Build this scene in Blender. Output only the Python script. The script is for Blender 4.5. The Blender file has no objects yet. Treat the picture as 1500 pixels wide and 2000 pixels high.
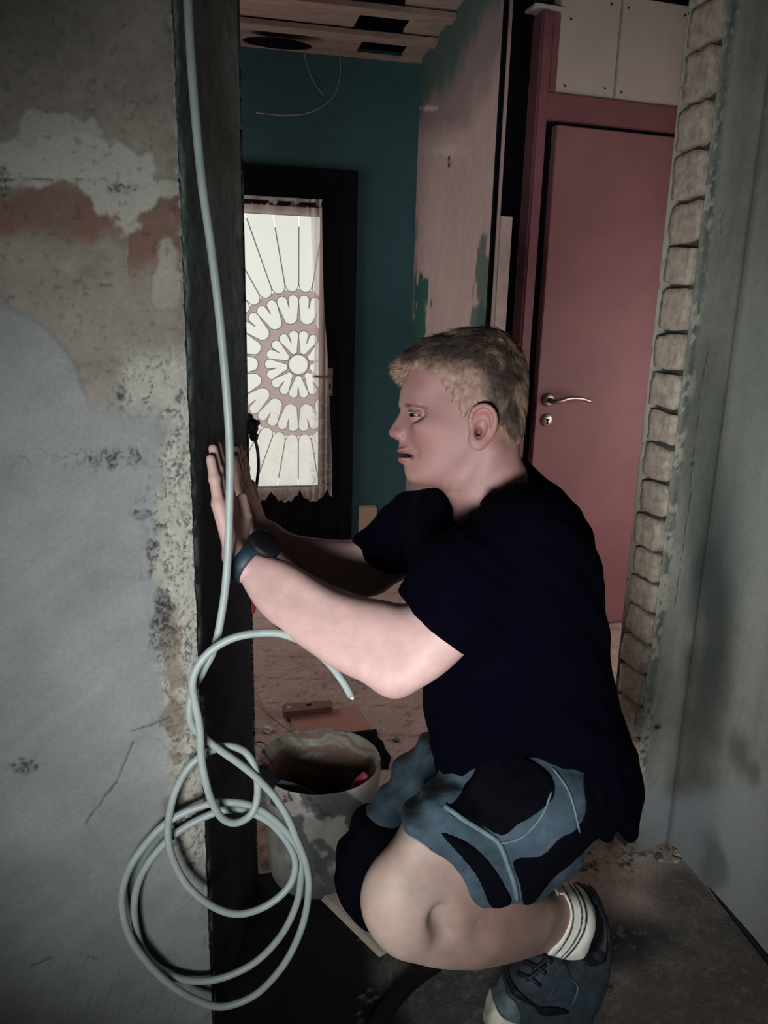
import bpy, bmesh, math, random
import numpy as np
from mathutils import Vector, Matrix
from mathutils.bvhtree import BVHTree
random.seed(7); rng = np.random.RandomState(7)
SC = bpy.context.scene; COL = SC.collection

# ---------------------------------------------------------------- camera
CAM_H = 1.3; FPX = 1550.0
FW = np.array([0, .9702, -.2423]); FW /= np.linalg.norm(FW)
_r = math.radians(1.66)
RT = np.array([math.cos(_r), math.sin(_r)*.2423, math.sin(_r)*.9702]); RT /= np.linalg.norm(RT)
UP = np.cross(RT, FW); CO = np.array([0, 0, CAM_H])
cd = bpy.data.cameras.new('camera'); cam = bpy.data.objects.new('camera', cd); COL.objects.link(cam)
cd.sensor_fit = 'VERTICAL'; cd.sensor_height = 36; cd.sensor_width = 27; cd.lens = FPX/2000*36; cd.clip_start = .05
m = Matrix.Identity(4)
for i in range(3):
    m[i][0] = RT[i]; m[i][1] = UP[i]; m[i][2] = -FW[i]; m[i][3] = CO[i]
cam.matrix_world = m; SC.camera = cam

# ---------------------------------------------------------------- light
SC.view_settings.view_transform = 'Standard'; SC.view_settings.look = 'None'
SC.view_settings.exposure = 0.0; SC.view_settings.gamma = 1; SC.view_settings.use_curve_mapping = False
w = bpy.data.worlds.new('world'); SC.world = w; w.use_nodes = True
w.node_tree.nodes['Background'].inputs[0].default_value = (.75, .9, 1.0, 1)
w.node_tree.nodes['Background'].inputs[1].default_value = .02
def area(name, loc, to, sx, sy, power, col, spread=180):
    l = bpy.data.lights.new(name, 'AREA'); l.shape = 'RECTANGLE'; l.size = sx; l.size_y = sy
    l.energy = power; l.color = col; l.spread = math.radians(spread)
    o = bpy.data.objects.new(name, l); COL.objects.link(o); o.location = loc
    o.rotation_euler = (Vector(to)-Vector(loc)).to_track_quat('-Z', 'Y').to_euler(); return o
area('key_light', (-.32, -.55, .82), (.10, 1.2, .85), .5, .4, 8.0, (.95, 1.0, 1.0), 65)  # invented unseen key behind the camera, spread narrowed to dim the picture's edges
area('back_room_window_light', (-1.75, 3.3, 1.3), (.3, 3.9, .7), 1.0, 1.2, 14, (1, .88, .84))
area('back_room_fill_light', (1.85, 2.45, .8), (.5, 2.9, .5),   .9, 1.0, 13, (1, .88, .86))  # added unseen fill for the red door's lower half and the back floor

# ---------------------------------------------------------------- measuring helpers
def P(px, py, zc): return CO+RT*(px-750)/FPX*zc+UP*(1000-py)/FPX*zc+FW*zc
def ray(px, py): return RT*(px-750)/FPX+UP*(1000-py)/FPX+FW
def fl(px, py, z=0.0):
    d = ray(px, py); return CO+d*(z-CAM_H)/d[2]
def vp(px, py, A, dr):
    d = ray(px, py); n = np.array([-dr[1], dr[0], 0]); t = np.dot(np.array([A[0], A[1], CAM_H])-CO, n)/np.dot(d, n)
    return CO+d*t
def zc_of(p): return float(np.dot(np.asarray(p)-CO, FW))
def proj(p):
    q = np.asarray(p)-CO; z = q@FW; return 750+FPX*(q@RT)/z, 1000-FPX*(q@UP)/z
def S(r, g, b):
    return tuple(((c/255)/12.92 if c/255 <= .04045 else ((c/255+.055)/1.055)**2.4) for c in (r, g, b))
def SA(r, g, b): return np.array(S(r, g, b))
_T = np.random.RandomState(3).rand(256, 256)
def vn(x, y, s=0):
    x = np.asarray(x, float)+s*17.3; y = np.asarray(y, float)+s*9.7
    xi = np.floor(x).astype(int); yi = np.floor(y).astype(int); u = x-xi; v = y-yi
    u = u*u*(3-2*u); v = v*v*(3-2*v)
    a = _T[xi & 255, yi & 255]; b = _T[(xi+1) & 255, yi & 255]; c = _T[xi & 255, (yi+1) & 255]; d = _T[(xi+1) & 255, (yi+1) & 255]
    return (a*(1-u)+b*u)*(1-v)+(c*(1-u)+d*u)*v
def fbm(x, y, o=4, s=0):
    r = 0; a = .5; t = 0
    for i in range(o):
        r = r+a*vn(x*2**i, y*2**i, s+i*3); t += a; a *= .5
    return r/t
def sst(e0, e1, x):
    t = np.clip((x-e0)/(e1-e0), 0, 1); return t*t*(3-2*t)
def blob(px, py, cx, cy, rx, ry, n=0.0, soft=.12):
    d = np.sqrt(((px-cx)/rx)**2+((py-cy)/ry)**2)+n; return 1-sst(1-soft, 1+soft, d)
def mixc(c, col, m): return c*(1-m[..., None])+np.array(col)*m[..., None]

# ---------------------------------------------------------------- object helpers
def tag(o, label=None, cat=None, group=None, kind=None):
    if label: o['label'] = label
    if cat: o['category'] = cat
    if group: o['group'] = group
    if kind: o['kind'] = kind
    return o
def link(name, me, mats, parent=None, smooth=False):
    o = bpy.data.objects.new(name, me); COL.objects.link(o)
    if not isinstance(mats, (list, tuple)): mats = [mats]
    for mm in mats: me.materials.append(mm)
    if smooth: me.polygons.foreach_set('use_smooth', [True]*len(me.polygons))
    if parent is not None:
        o.parent = parent; o.matrix_parent_inverse = parent.matrix_world.inverted()
    return o
def empty(name, loc, label=None, cat=None, group=None, kind=None):
    o = bpy.data.objects.new(name, None); COL.objects.link(o); o.location = Vector(loc); o.empty_display_size = .05
    o.matrix_world = Matrix.Translation(Vector(loc))
    return tag(o, label, cat, group, kind)
def np_mesh(name, V, Q, cols=None):
    me = bpy.data.meshes.new(name); V = np.asarray(V, np.float32); Q = np.asarray(Q, np.int32); k = Q.shape[1]
    me.vertices.add(len(V)); me.vertices.foreach_set('co', V.ravel())
    me.loops.add(Q.size); me.loops.foreach_set('vertex_index', Q.ravel())
    me.polygons.add(len(Q)); me.polygons.foreach_set('loop_start', np.arange(0, Q.size, k, dtype=np.int32))
    me.update(calc_edges=True); me.validate()
    if cols is not None:
        a = me.color_attributes.new('col', 'FLOAT_COLOR', 'POINT')
        c = np.ones((len(V), 4), np.float32); c[:, :3] = cols; a.data.foreach_set('color', c.ravel())
    return me
def grid_quads(a, b):
    i = np.arange(a*b).reshape(a, b)
    return np.stack([i[:-1, :-1], i[1:, :-1], i[1:, 1:], i[:-1, 1:]], -1).reshape(-1, 4)
def bm_obj(name, bm, mats, parent=None, smooth=False):
    bmesh.ops.recalc_face_normals(bm, faces=bm.faces[:])
    me = bpy.data.meshes.new(name); bm.to_mesh(me); bm.free(); return link(name, me, mats, parent, smooth)
def bm_box(bm, c, ax, ay, az, hx, hy, hz, bev=0.0):
    """oriented box, half sizes, unit axes"""
    r = bmesh.ops.create_cube(bm, size=2); vs = r['verts']
    M = Matrix([[ax[i]*hx, ay[i]*hy, az[i]*hz, c[i]] for i in range(3)]+[[0, 0, 0, 1]])
    bmesh.ops.transform(bm, matrix=M, verts=vs)
    if bev > 0:
        es = list({e for v in vs for e in v.link_edges}); bmesh.ops.bevel(bm, geom=es, offset=bev, segments=2, affect='EDGES')
    return vs
def box_obj(name, c, ax, ay, az, hx, hy, hz, mat, parent=None, bev=.002):
    bm = bmesh.new(); bm_box(bm, c, ax, ay, az, hx, hy, hz, bev); return bm_obj(name, bm, mat, parent)
def catmull(pts, n=8, closed=False):
    pts = [np.array(p, float) for p in pts]; out = []; N = len(pts)
    rngk = range(N if closed else N-1)
    for i in rngk:
        p0 = pts[(i-1) % N] if (closed or i > 0) else 2*pts[0]-pts[1]
        p1 = pts[i]; p2 = pts[(i+1) % N]
        p3 = pts[(i+2) % N] if (closed or i+2 < N) else 2*pts[-1]-pts[-2]
        for k in range(n):
            t = k/n
            out.append(.5*((2*p1)+(p2-p0)*t+(2*p0-5*p1+4*p2-p3)*t*t+(3*p1-p0-3*p2+p3)*t**3))
    if not closed: out.append(pts[-1])
    return np.array(out)
def tube_arrays(pts, rad, seg=12, flat=1.0):
    pts = np.asarray(pts, float); n = len(pts); rad = np.full(n, rad) if np.isscalar(rad) else np.asarray(rad)
    T = np.gradient(pts, axis=0); T /= np.linalg.norm(T, axis=1)[:, None]+1e-12
    up = np.array([0, 0, 1.]) if abs(T[0][2]) < .9 else np.array([1., 0, 0]); N = np.cross(T[0], up); N /= np.linalg.norm(N)
    V = []
    for i in range(n):
        N = N-T[i]*np.dot(N, T[i]); N /= np.linalg.norm(N); B = np.cross(T[i], N)
        for k in range(seg):
            a = 2*math.pi*k/seg; V.append(pts[i]+rad[i]*(math.cos(a)*N+flat*math.sin(a)*B))
    Q = []
    for i in range(n-1):
        for k in range(seg):
            Q.append([i*seg+k, i*seg+(k+1) % seg, (i+1)*seg+(k+1) % seg, (i+1)*seg+k])
    return V, Q
def tube(name, pts, rad, mat, parent=None, seg=12, smooth_n=0, flat=1.0):
    if smooth_n: pts = catmull(pts, smooth_n)
    V, Q = tube_arrays(pts, rad, seg, flat); me = bpy.data.meshes.new(name)
    n = len(pts); me.from_pydata([tuple(v) for v in V], [], Q+[list(range(seg))[::-1], list(range((n-1)*seg, n*seg))])
    return link(name, me, mat, parent, True)
def lathe(name, prof, c, axis, mat, parent=None, seg=48):
    az = Vector(axis).normalized(); ax = az.orthogonal().normalized(); ay = az.cross(ax); V = []; Q = []
    for (r, z) in prof:
        for k in range(seg):
            a = 2*math.pi*k/seg; V.append(tuple(Vector(c)+ax*(r*math.cos(a))+ay*(r*math.sin(a))+az*z))
    for i in range(len(prof)-1):
        for k in range(seg): Q.append((i*seg+k, i*seg+(k+1) % seg, (i+1)*seg+(k+1) % seg, (i+1)*seg+k))
    me = bpy.data.meshes.new(name); me.from_pydata(V, [], Q); return link(name, me, mat, parent, True)

# ---------------------------------------------------------------- materials
def mat(name, col, rough=.8, var=.0, vscale=20, bump=0.0, bscale=60, metal=0, attr=False, spec=.3, detail=6, sss=0, col2=None, emit=0, stretch=None):
    m = bpy.data.materials.new(name); m.use_nodes = True; nt = m.node_tree; N = nt.nodes; L = nt.links
    b = N['Principled BSDF']; b.inputs['Roughness'].default_value = rough; b.inputs['Metallic'].default_value = metal
    b.inputs['Specular IOR Level'].default_value = spec
    tc = N.new('ShaderNodeTexCoord'); vec = tc.outputs['Object']
    if stretch:
        mp = N.new('ShaderNodeMapping'); mp.inputs['Scale'].default_value = stretch; L.new(vec, mp.inputs[0]); vec = mp.outputs[0]
    if attr:
        at = N.new('ShaderNodeAttribute'); at.attribute_name = 'col'; src = at.outputs['Color']
    else:
        rgb = N.new('ShaderNodeRGB'); rgb.outputs[0].default_value = (*col, 1); src = rgb.outputs[0]
    if var > 0 or col2:
        nz = N.new('ShaderNodeTexNoise'); nz.inputs['Scale'].default_value = vscale; nz.inputs['Detail'].default_value = detail
        nz.inputs['Roughness'].default_value = .65; L.new(vec, nz.inputs['Vector'])
        rp = N.new('ShaderNodeMapRange'); rp.inputs[1].default_value = .3; rp.inputs[2].default_value = .7
        L.new(nz.outputs[0], rp.inputs[0])
        if col2:
            mx = N.new('ShaderNodeMix'); mx.data_type = 'RGBA'; L.new(rp.outputs[0], mx.inputs[0]); L.new(src, mx.inputs[6])
            mx.inputs[7].default_value = (*col2, 1); src = mx.outputs[2]
        else:
            rp.inputs[3].default_value = 1-var; rp.inputs[4].default_value = 1+var
            vm = N.new('ShaderNodeVectorMath'); vm.operation = 'SCALE'; L.new(src, vm.inputs[0]); L.new(rp.outputs[0], vm.inputs['Scale']); src = vm.outputs[0]
    L.new(src, b.inputs['Base Color'])
    if emit:
        b.inputs['Emission Strength'].default_value = emit; L.new(src, b.inputs['Emission Color'])
    if bump > 0:
        nb = N.new('ShaderNodeTexNoise'); nb.inputs['Scale'].default_value = bscale; nb.inputs['Detail'].default_value = 8
        nb.inputs['Roughness'].default_value = .7; L.new(vec, nb.inputs['Vector'])
        bp = N.new('ShaderNodeBump'); bp.inputs['Strength'].default_value = 1; bp.inputs['Distance'].default_value = bump
        L.new(nb.outputs[0], bp.inputs['Height']); L.new(bp.outputs[0], b.inputs['Normal'])
    if sss:
        b.inputs['Subsurface Weight'].default_value = sss; b.inputs['Subsurface Radius'].default_value = (.012, .004, .002); b.inputs['Subsurface Scale'].default_value = 1
    return m
M_wall = mat('painted_plaster', (1, 1, 1), .9, attr=True, var=.10, vscale=160, bump=.0012, bscale=260)
M_mortar = mat('mortar', S(118, 112, 104), .95, var=.3, vscale=60, bump=.004, bscale=120)
M_brick = mat('old_brick', S(178, 162, 148), .95, var=.35, vscale=55, bump=.004, bscale=180)
M_brick2 = mat('dusty_brick', S(164, 152, 138), .95, var=.35, vscale=45, bump=.002, bscale=150)
M_teal = mat('teal_wall_paint', S(58, 90, 97), .85, var=.12, vscale=14, bump=.0006, bscale=200)
M_red = mat('red_brown_door_paint', S(134, 90, 92), .55, var=.10, vscale=5, bump=.0003, bscale=30)
M_redframe = mat('red_brown_frame_paint', S(120, 76, 80), .5, var=.12, vscale=9)
M_black = mat('black_paint', (.002, .002, .005), .6, spec=.15)
M_dark = mat('dark_gap', (.004, .004, .007), .9, spec=.05)
M_board = mat('white_board', S(180, 165, 155), .8, var=.06, vscale=9)
M_steel = mat('brushed_steel', S(170, 160, 150), .35, metal=.9, var=.1, vscale=40)
M_screw = mat('dark_screw', (.01, .01, .012), .5)
M_floor = mat('concrete_floor', (1, 1, 1), .95, attr=True, var=.25, vscale=90, bump=.003, bscale=140)
M_batten = mat('pale_batten', S(158, 136, 126), .8, var=.25, vscale=10, stretch=(1, 6, 6))
M_skin = mat('skin', (1, 1, 1), .55, attr=True, var=.06, vscale=45, bump=.00035, bscale=500, sss=.12, spec=.35)
M_shirt = mat('black_cotton', (.0006, .0006, .0030), .95, spec=.03, bump=.0008, bscale=60)
M_short = mat('blue_grey_work_fabric', S(52, 66, 76), .85, var=.5, vscale=16, bump=.0015, bscale=70, spec=.2)
M_shortblk = mat('black_reinforcement_fabric', (.0012, .0012, .003), .9, spec=.05)
M_seam = mat('grey_piping', S(84, 100, 108), .7, var=.3, vscale=60)
M_hairm = mat('blond_hair', (1, 1, 1), .6, attr=True, spec=.3)
M_cable = mat('pale_grey_cable_sheath', S(142, 151, 148), .45, var=.12, vscale=30, spec=.4)
M_rub = mat('black_rubber', (.004, .004, .008), .6, spec=.3)
M_sock = mat('white_sock', S(205, 200, 192), .95, bump=.001, bscale=300, var=.06, vscale=60)
M_shoe = mat('dark_shoe_suede', S(44, 54, 62), .9, var=.5, vscale=35, bump=.002, bscale=120)
M_sole = mat('cream_rubber_sole', S(190, 190, 172), .7, var=.15, vscale=40)
M_bucket = mat('mortar_stained_bucket', (1, 1, 1), .75, attr=True, var=.12, vscale=50, bump=.0015, bscale=90)

# ---------------------------------------------------------------- structure
def relief(name, poly, ds, z0, z1, dz, fn, side, matl, parent=None, lean=(0, 0)):
    """one continuous wall surface swept along a plan polyline; fn gives relief height and colour"""
    pts = []; seg = []; s = 0; ss = []
    for i in range(len(poly)-1):
        a = np.array(poly[i]); b = np.array(poly[i+1]); L = np.linalg.norm(b-a); n = max(2, int(L/ds[i]))
        for k in range(n):
            pts.append(a+(b-a)*k/n); seg.append(i); ss.append(s+L*k/n)
        s += L
    pts.append(np.array(poly[-1])); seg.append(len(poly)-2); ss.append(s)
    pts = np.array(pts); T = np.gradient(pts, axis=0); T /= np.linalg.norm(T, axis=1)[:, None]
    Nn = np.stack([T[:, 1], -T[:, 0]], -1)*side
    nz = int((z1-z0)/dz)+1; zz = np.linspace(z0, z1, nz)
    X = np.repeat(pts[:, None, :], nz, 1); Z = np.repeat(zz[None, :], len(pts), 0)
    V = np.concatenate([X, Z[..., None]], -1); V[..., 0] += lean[0]*Z; V[..., 1] += lean[1]*Z
    px, py = proj(V); sg = np.repeat(np.array(seg)[:, None], nz, 1); sarr = np.repeat(np.array(ss)[:, None], nz, 1)
    h, c = fn(px, py, sarr, Z, sg)
    V[..., :2] += Nn[:, None, :]*h[..., None]
    me = np_mesh(name, V.reshape(-1, 3), grid_quads(len(pts), nz), c.reshape(-1, 3))
    return link(name, me, matl, parent, True)
a15 = math.radians(15); W15 = np.array([math.cos(a15), math.sin(a15)]); D15 = np.array([-math.sin(a15), math.cos(a15)])
LA = np.array([-.286, 1.19]); LB = np.array([-.268, 1.585])

def left_fn(px, py, s, z, sg):
    face = sg == 0; jam = sg == 1
    n1 = fbm(s*9, z*9, 5, 1)-.5; n2 = fbm(s*30, z*30, 4, 2)-.5; n3 = fbm(s*90, z*90, 3, 5)-.5; st = fbm(s*26, z*3.5, 4, 8)-.5
    c = np.zeros(px.shape+(3,))+SA(122, 114, 105)
    c = c*(1+.55*n1+.4*n2+.35*n3)[..., None]
    red = sst(360, 400, py+130*n1)*(1-sst(455, 500, py+140*n1-60*(px > 250)*1.0))
    c = mixc(c, SA(106, 76, 66), red*.85)
    redr = blob(px, py, 350, 520, 38, 175, n2*1.6, .4); c = mixc(c, SA(104, 78, 70), redr*.7)
    white = blob(px, py, 130, 318, 185, 58, n1*.9+n2*.9, .1); white = np.maximum(white, blob(px, py, 245, 385, 55, 62, n2*1.2+n1*.5, .1))
    white = np.maximum(white, blob(px, py, 110, 265, 80, 38, n2*2.2, .15)*.75)
    white = np.maximum(white, blob(px, py, 345, 365, 38, 16, n2*2, .2)*.85)
    c = mixc(c, SA(158, 157, 147), white*.92)
    wst = blob(px, py, 325, 545, 28, 70, n2*1.2, .15); c = mixc(c, SA(150, 146, 136), wst*.8)
    c = mixc(c, SA(128, 122, 114), sst(520, 600, py)*(1-sst(690, 720, py))*.5*(1+st))
    arc = ((px+20)/215)**2+((py-930)/335)**2
    skim = np.maximum(1-sst(.96, 1.04, arc+n2*.12), sst(760, 840, py+60*n1))*(1-sst(285, 330, px+40*n2-18*np.sin(py/110)+sst(950, 1300, py)*(-25)))
    skim = np.maximum(skim, sst(1640, 1700, py+50*n2))
    tr_ = fbm((s*.8+z*.6)*8, (z*.8-s*.6)*55, 3, 33)-.5; c = mixc(c, SA(124, 127, 127)*(1+0), skim*.9); c = c*(1+skim*(.30*n1+.16*tr_+.12*n2))[..., None]
    rough = sst(215, 260, px+60*n1)*sst(640, 720, py+60*n1)*(1-skim)
    c = mixc(c, SA(158, 155, 146), rough*.8)
    ridge = np.abs(fbm(s*70, z*55, 3, 11)-.5); pit = (1-sst(.0, .055, ridge))*sst(.45, .6, fbm(s*14, z*14, 3, 20))
    ridge2 = np.abs(fbm(s*120, z*110, 3, 13)-.5); pitm = 0*px
    pit2 = (1-sst(.0, .05, ridge2))*sst(.42, .55, fbm(s*20, z*16, 3, 25)); belt = blob(px, py, 190, 895, 125, 22, n1*1.8, .6)*.9+blob(px, py, 300, 1060, 34, 120, n2*2, .5)+blob(px, py, 330, 1330, 26, 260, n2*2, .5)+blob(px, py, 375, 1650, 50, 90, n2*2, .5)
    pit = np.clip(pit+pit2, 0, 1); c = mixc(c, SA(46, 54, 55), np.clip(np.clip(rough+belt*.8, 0, 1)*pit, 0, 1)*.9)  # pits are real relief, their shade is painted dark into the colour
    lite = sst(.03, .06, fbm(s*70+.012, z*55-.03, 3, 11)-.5)*(1-sst(.06, .12, fbm(s*70+.012, z*55-.03, 3, 11)-.5)); c = mixc(c, SA(186, 182, 170), rough*lite*.35)  # one flank of each pit painted lighter, as if lit
    c = mixc(c, SA(104, 88, 72), blob(px, py, 338, 1400, 20, 190, n2*2.5, .35)*.7)
    for (x, y, rx, ry) in ((215, 892, 17, 13), (268, 890, 16, 12), (282, 997, 16, 13), (236, 772, 5, 15), (240, 366, 14, 6), (45, 1496, 12, 9), (300, 1080, 10, 26), (318, 1185, 10, 20), (322, 1215, 12, 30), (305, 1030, 10, 14), (8, 365, 10, 18)):
        mm = blob(px, py, x, y, rx*1.3, ry*1.3, n3*2.2+n2*2.2, .3)*(.25+.75*(1-sst(.03, .10, ridge2))); c = mixc(c, SA(38, 44, 46), mm*.85); pitm = pitm+mm
    spk = sst(.72, .8, fbm(s*130, z*130, 2, 30)); c = mixc(c, SA(50, 50, 50), spk*.35*(1-skim))
    # hairline scratches and cracks
    def line(x0, y0, x1, y1, wd, wob=3):
        t = ((px-x0)*(x1-x0)+(py-y0)*(y1-y0))/((x1-x0)**2+(y1-y0)**2); q = np.clip(t, 0, 1)
        d = np.hypot(px-(x0+(x1-x0)*q)+wob*n2*4, py-(y0+(y1-y0)*q)+wob*n2*4); return 1-sst(wd*.4, wd, d)
    scr = line(262, 1450, 230, 1530, 3.2)+line(230, 1530, 170, 1606, 3)+line(260, 1428, 330, 1400, 2.5)+line(60, 1885, 100, 1868, 3)+line(160, 1860, 208, 1880, 2.5)+line(0, 350, 225, 352, 3)+line(240, 372, 370, 384, 3.5)+line(195, 556, 225, 558, 3)
    for k in range(9): scr = scr+.35*line(60+34*k, 1990, 95+34*k+10, 1870, 2)
    scr = np.clip(scr, 0, 1); c = mixc(c, SA(55, 60, 62), scr*.7)
    h = .0016*n1+.0012*n2+rough*(.004*n2+.003*n3-.004*pit)+skim*.0025+white*.002-.0015*scr-.004*np.clip(pitm, 0, 1)
    h = h*(1+0*px)
    # jamb
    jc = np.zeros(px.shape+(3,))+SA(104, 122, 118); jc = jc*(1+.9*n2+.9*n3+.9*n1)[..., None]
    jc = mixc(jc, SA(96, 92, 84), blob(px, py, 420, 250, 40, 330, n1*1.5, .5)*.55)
    jc = mixc(jc, SA(16, 19, 30), sst(420, 1050, py+200*n1)*.93)  # shade of the unlit lower jamb painted in as near black
    e = np.clip((s-.9)/.395, 0, 1)          # 0 at the near arris
    jc = mixc(jc, SA(36, 44, 44), (1-sst(.02, .16, e+n2*.05))*sst(700, 1500, py)*(py > 0)*.0)
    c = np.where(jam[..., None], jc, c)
    near = np.exp(-((s-.9)/.012)**2); farr = np.exp(-((s-1.295)/.012)**2)
    h = np.where(jam, .002*n1+.002*n2, h)
    h = h-near*(.003+.010*np.clip(n2+n3+.15, 0, 1))-farr*(.002+.012*np.clip(n2+.2, 0, 1))
    chip = near*sst(.0, .12, n2+n3*.5); c = mixc(c, SA(150, 146, 138), chip*.6)
    c = np.clip(c, .003, 1)
    return h, c
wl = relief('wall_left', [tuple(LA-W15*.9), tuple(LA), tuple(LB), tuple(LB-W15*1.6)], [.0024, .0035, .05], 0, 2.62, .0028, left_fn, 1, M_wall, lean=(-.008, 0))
tag(wl, 'thick plastered wall left of the opening with white patches and pitted arris', kind='structure')

RN = np.array([.632, 1.718]); RF = RN+D15*.135; RK = np.array([.757, 1.785]); RW = np.array([.837, 1.40]); RW2 = RW+(RW-RK)*4.5
def right_fn(px, py, s, z, sg):
    n1 = fbm(s*9, z*7, 5, 41)-.5; n2 = fbm(s*34, z*30, 4, 42)-.5; n3 = fbm(s*100, z*90, 3, 45)-.5; st = fbm(s*22, z*2.2, 4, 48)-.5
    c = np.zeros(px.shape+(3,))+SA(134, 132, 124)
    c = c*(1+.35*n1+.25*n2+.2*n3+.5*st)[..., None]
    end = (sg == 1)*1.0; stub = (sg == 2)*1.0; rw = (sg == 3)*1.0
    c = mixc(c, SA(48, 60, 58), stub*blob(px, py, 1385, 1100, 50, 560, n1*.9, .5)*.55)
    c = mixc(c, SA(36, 46, 44), (stub+rw)*blob(px, py+0*px, 1392-(py-1250)*.10, 1230, 42, 330, n1*.8, .7)*.8)  # inner-corner shading painted as a dark band on stub and right wall
    low = sst(1520, 1570, py+60*n1)*(stub+rw)*(1-sst(1440, 1560, px+30*n1)); c = mixc(c, SA(146, 152, 156), low*.85)
    c = mixc(c, SA(150, 156, 150), rw*blob(px, py, 1480, 900, 60, 420, n1, .5)*.5)
    c = mixc(c, SA(60, 66, 62), rw*blob(px, py, 1446, 1465, 22, 50, n1*1.4, .6)*.6+rw*blob(px, py, 1475, 1510, 14, 26, n1, .5)*.5)
    c = mixc(c, SA(52, 62, 58), rw*blob(px, py, 1395, 1690, 24, 60, n1*2, .6)*.55)
    # crumbled plaster beside the bricks
    crum = stub*(1-sst(.0, .028, s-(.9+.135)-.012+.03*n2)); c = mixc(c, SA(62, 76, 72), crum*sst(-.06, .04, n3+n2)*.85); c = mixc(c, SA(176, 170, 156), crum*sst(.05, .12, -n3-n2)*.6)
    cr = stub*(1-sst(.0006, .0018, np.abs(s-1.035-.062+.004*np.sin(z*13)+.012*n2)))*(z < 1.25)*(z > .65); c = mixc(c, SA(50, 52, 50), cr*.8)
    for (x, y, rx, ry) in ((1353, 906, 5, 5), (1283, 1420, 7, 5), (1290, 1093, 6, 9), (1255, 1468, 6, 4)):
        c = mixc(c, SA(30, 34, 36), blob(px, py, x, y, rx, ry, n2, .3)*.9)
    c = mixc(c, SA(64, 66, 62), end*sst(.10, .2, (s-.9)/.135+.15*n2)*(1-sst(.8, .9, (s-.9)/.135+.1*n2)))  # core between the bricks coloured dark for the shadow in the joints
    h = .002*n1+.0012*n2+crum*.004*n2-.002*cr
    c = c*(1-.6*np.exp(-((s-1.035-float(np.hypot(*(RK-RN))))/.008)**2))[..., None]; e1 = np.clip((s-.9)/.135, 0, 1)  # colour darkened along the inner corner to cancel its bright line
    prof = sst(.03, .14, e1+.14*n2)*(1-sst(.84, .97, e1+.10*n2))
    h = np.where(sg == 1, -.016*prof+.003*n2, h)
    edge = np.exp(-((s-.9)/.01)**2)+np.exp(-((s-1.035)/.01)**2)
    h = h-edge*.012*np.clip(n2+.15, 0, 1)
    c = mixc(c, SA(166, 162, 150), edge*.5)
    return h, np.clip(c, .004, 1)
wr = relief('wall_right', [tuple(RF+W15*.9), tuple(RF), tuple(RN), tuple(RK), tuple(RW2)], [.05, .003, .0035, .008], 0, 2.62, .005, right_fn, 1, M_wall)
tag(wr, 'grey plastered wall right of the opening with a broken brick end', kind='structure')

# bricks of the broken end
js = [-30, 53, 133, 228, 310, 402, 483, 560, 648, 724, 799, 869, 944, 1016, 1087, 1150, 1213, 1280, 1348, 1420, 1490, 1560]
def z_end(py): return vp(1290, py, RN, D15)[2]
brick_mesh = []
for k in range(len(js)-1):
    zt = z_end(js[k]); zb = z_end(js[k+1]); zm = (zt+zb)/2; hh = (zt-zb)/2-.0038
    wdt = .050+random.uniform(-.004, .004); cc = RN+D15*(.066+random.uniform(-.004, .004)); nrm = -W15
    dep = .028; cpos = np.array([cc[0], cc[1], zm])+np.array([W15[0], W15[1], 0])*(dep-.004+random.uniform(-.003, .005))
    bm = bmesh.new()
    tilt = random.uniform(-.10, .10)
    ax = Vector((D15[0], D15[1], tilt)).normalized(); az = Vector((0, 0, 1)); az = (az-ax*az.dot(ax)).normalized(); ay = ax.cross(az)
    bm_box(bm, cpos, ax, ay, az, wdt, dep, hh, 0)
    bmesh.ops.subdivide_edges(bm, edges=bm.edges[:], cuts=5, use_grid_fill=True)
    for v in bm.verts:
        q = v.co-Vector(cpos); u = q.dot(ax)/wdt; vv = q.dot(az)/hh
        r = max(0, (abs(u)**4+abs(vv)**4)**.25-.86); v.co -= (ax*u*wdt+az*vv*hh)*r*.28
        nn = fbm(v.co.x*60+v.co.y*60+k*3.1, v.co.z*60, 3, 60+k)-.5
        v.co += Vector((-W15[0], -W15[1], 0))*nn*.008+az*(fbm(u*2+k, vv*2, 2, 70)-.5)*.007+ax*(fbm(u*2, vv*2+k, 2, 71)-.5)*.008
    bm_obj('brick', bm, M_brick if k % 3 else M_brick2, wr, True)

# floors
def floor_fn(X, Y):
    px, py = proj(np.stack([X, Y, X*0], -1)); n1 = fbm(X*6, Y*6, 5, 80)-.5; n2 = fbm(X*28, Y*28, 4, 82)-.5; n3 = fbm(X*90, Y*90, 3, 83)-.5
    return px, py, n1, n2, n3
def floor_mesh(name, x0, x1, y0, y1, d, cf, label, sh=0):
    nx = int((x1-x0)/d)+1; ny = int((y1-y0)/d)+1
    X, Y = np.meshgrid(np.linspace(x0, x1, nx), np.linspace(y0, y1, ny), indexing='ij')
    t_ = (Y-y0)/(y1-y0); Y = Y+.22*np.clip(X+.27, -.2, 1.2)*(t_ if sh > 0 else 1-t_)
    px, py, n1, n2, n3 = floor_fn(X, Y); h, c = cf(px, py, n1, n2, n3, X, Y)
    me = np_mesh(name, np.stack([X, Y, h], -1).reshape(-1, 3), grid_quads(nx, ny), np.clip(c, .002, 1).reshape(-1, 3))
    return tag(link(name, me, M_floor, None, True), label, kind='structure')
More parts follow.
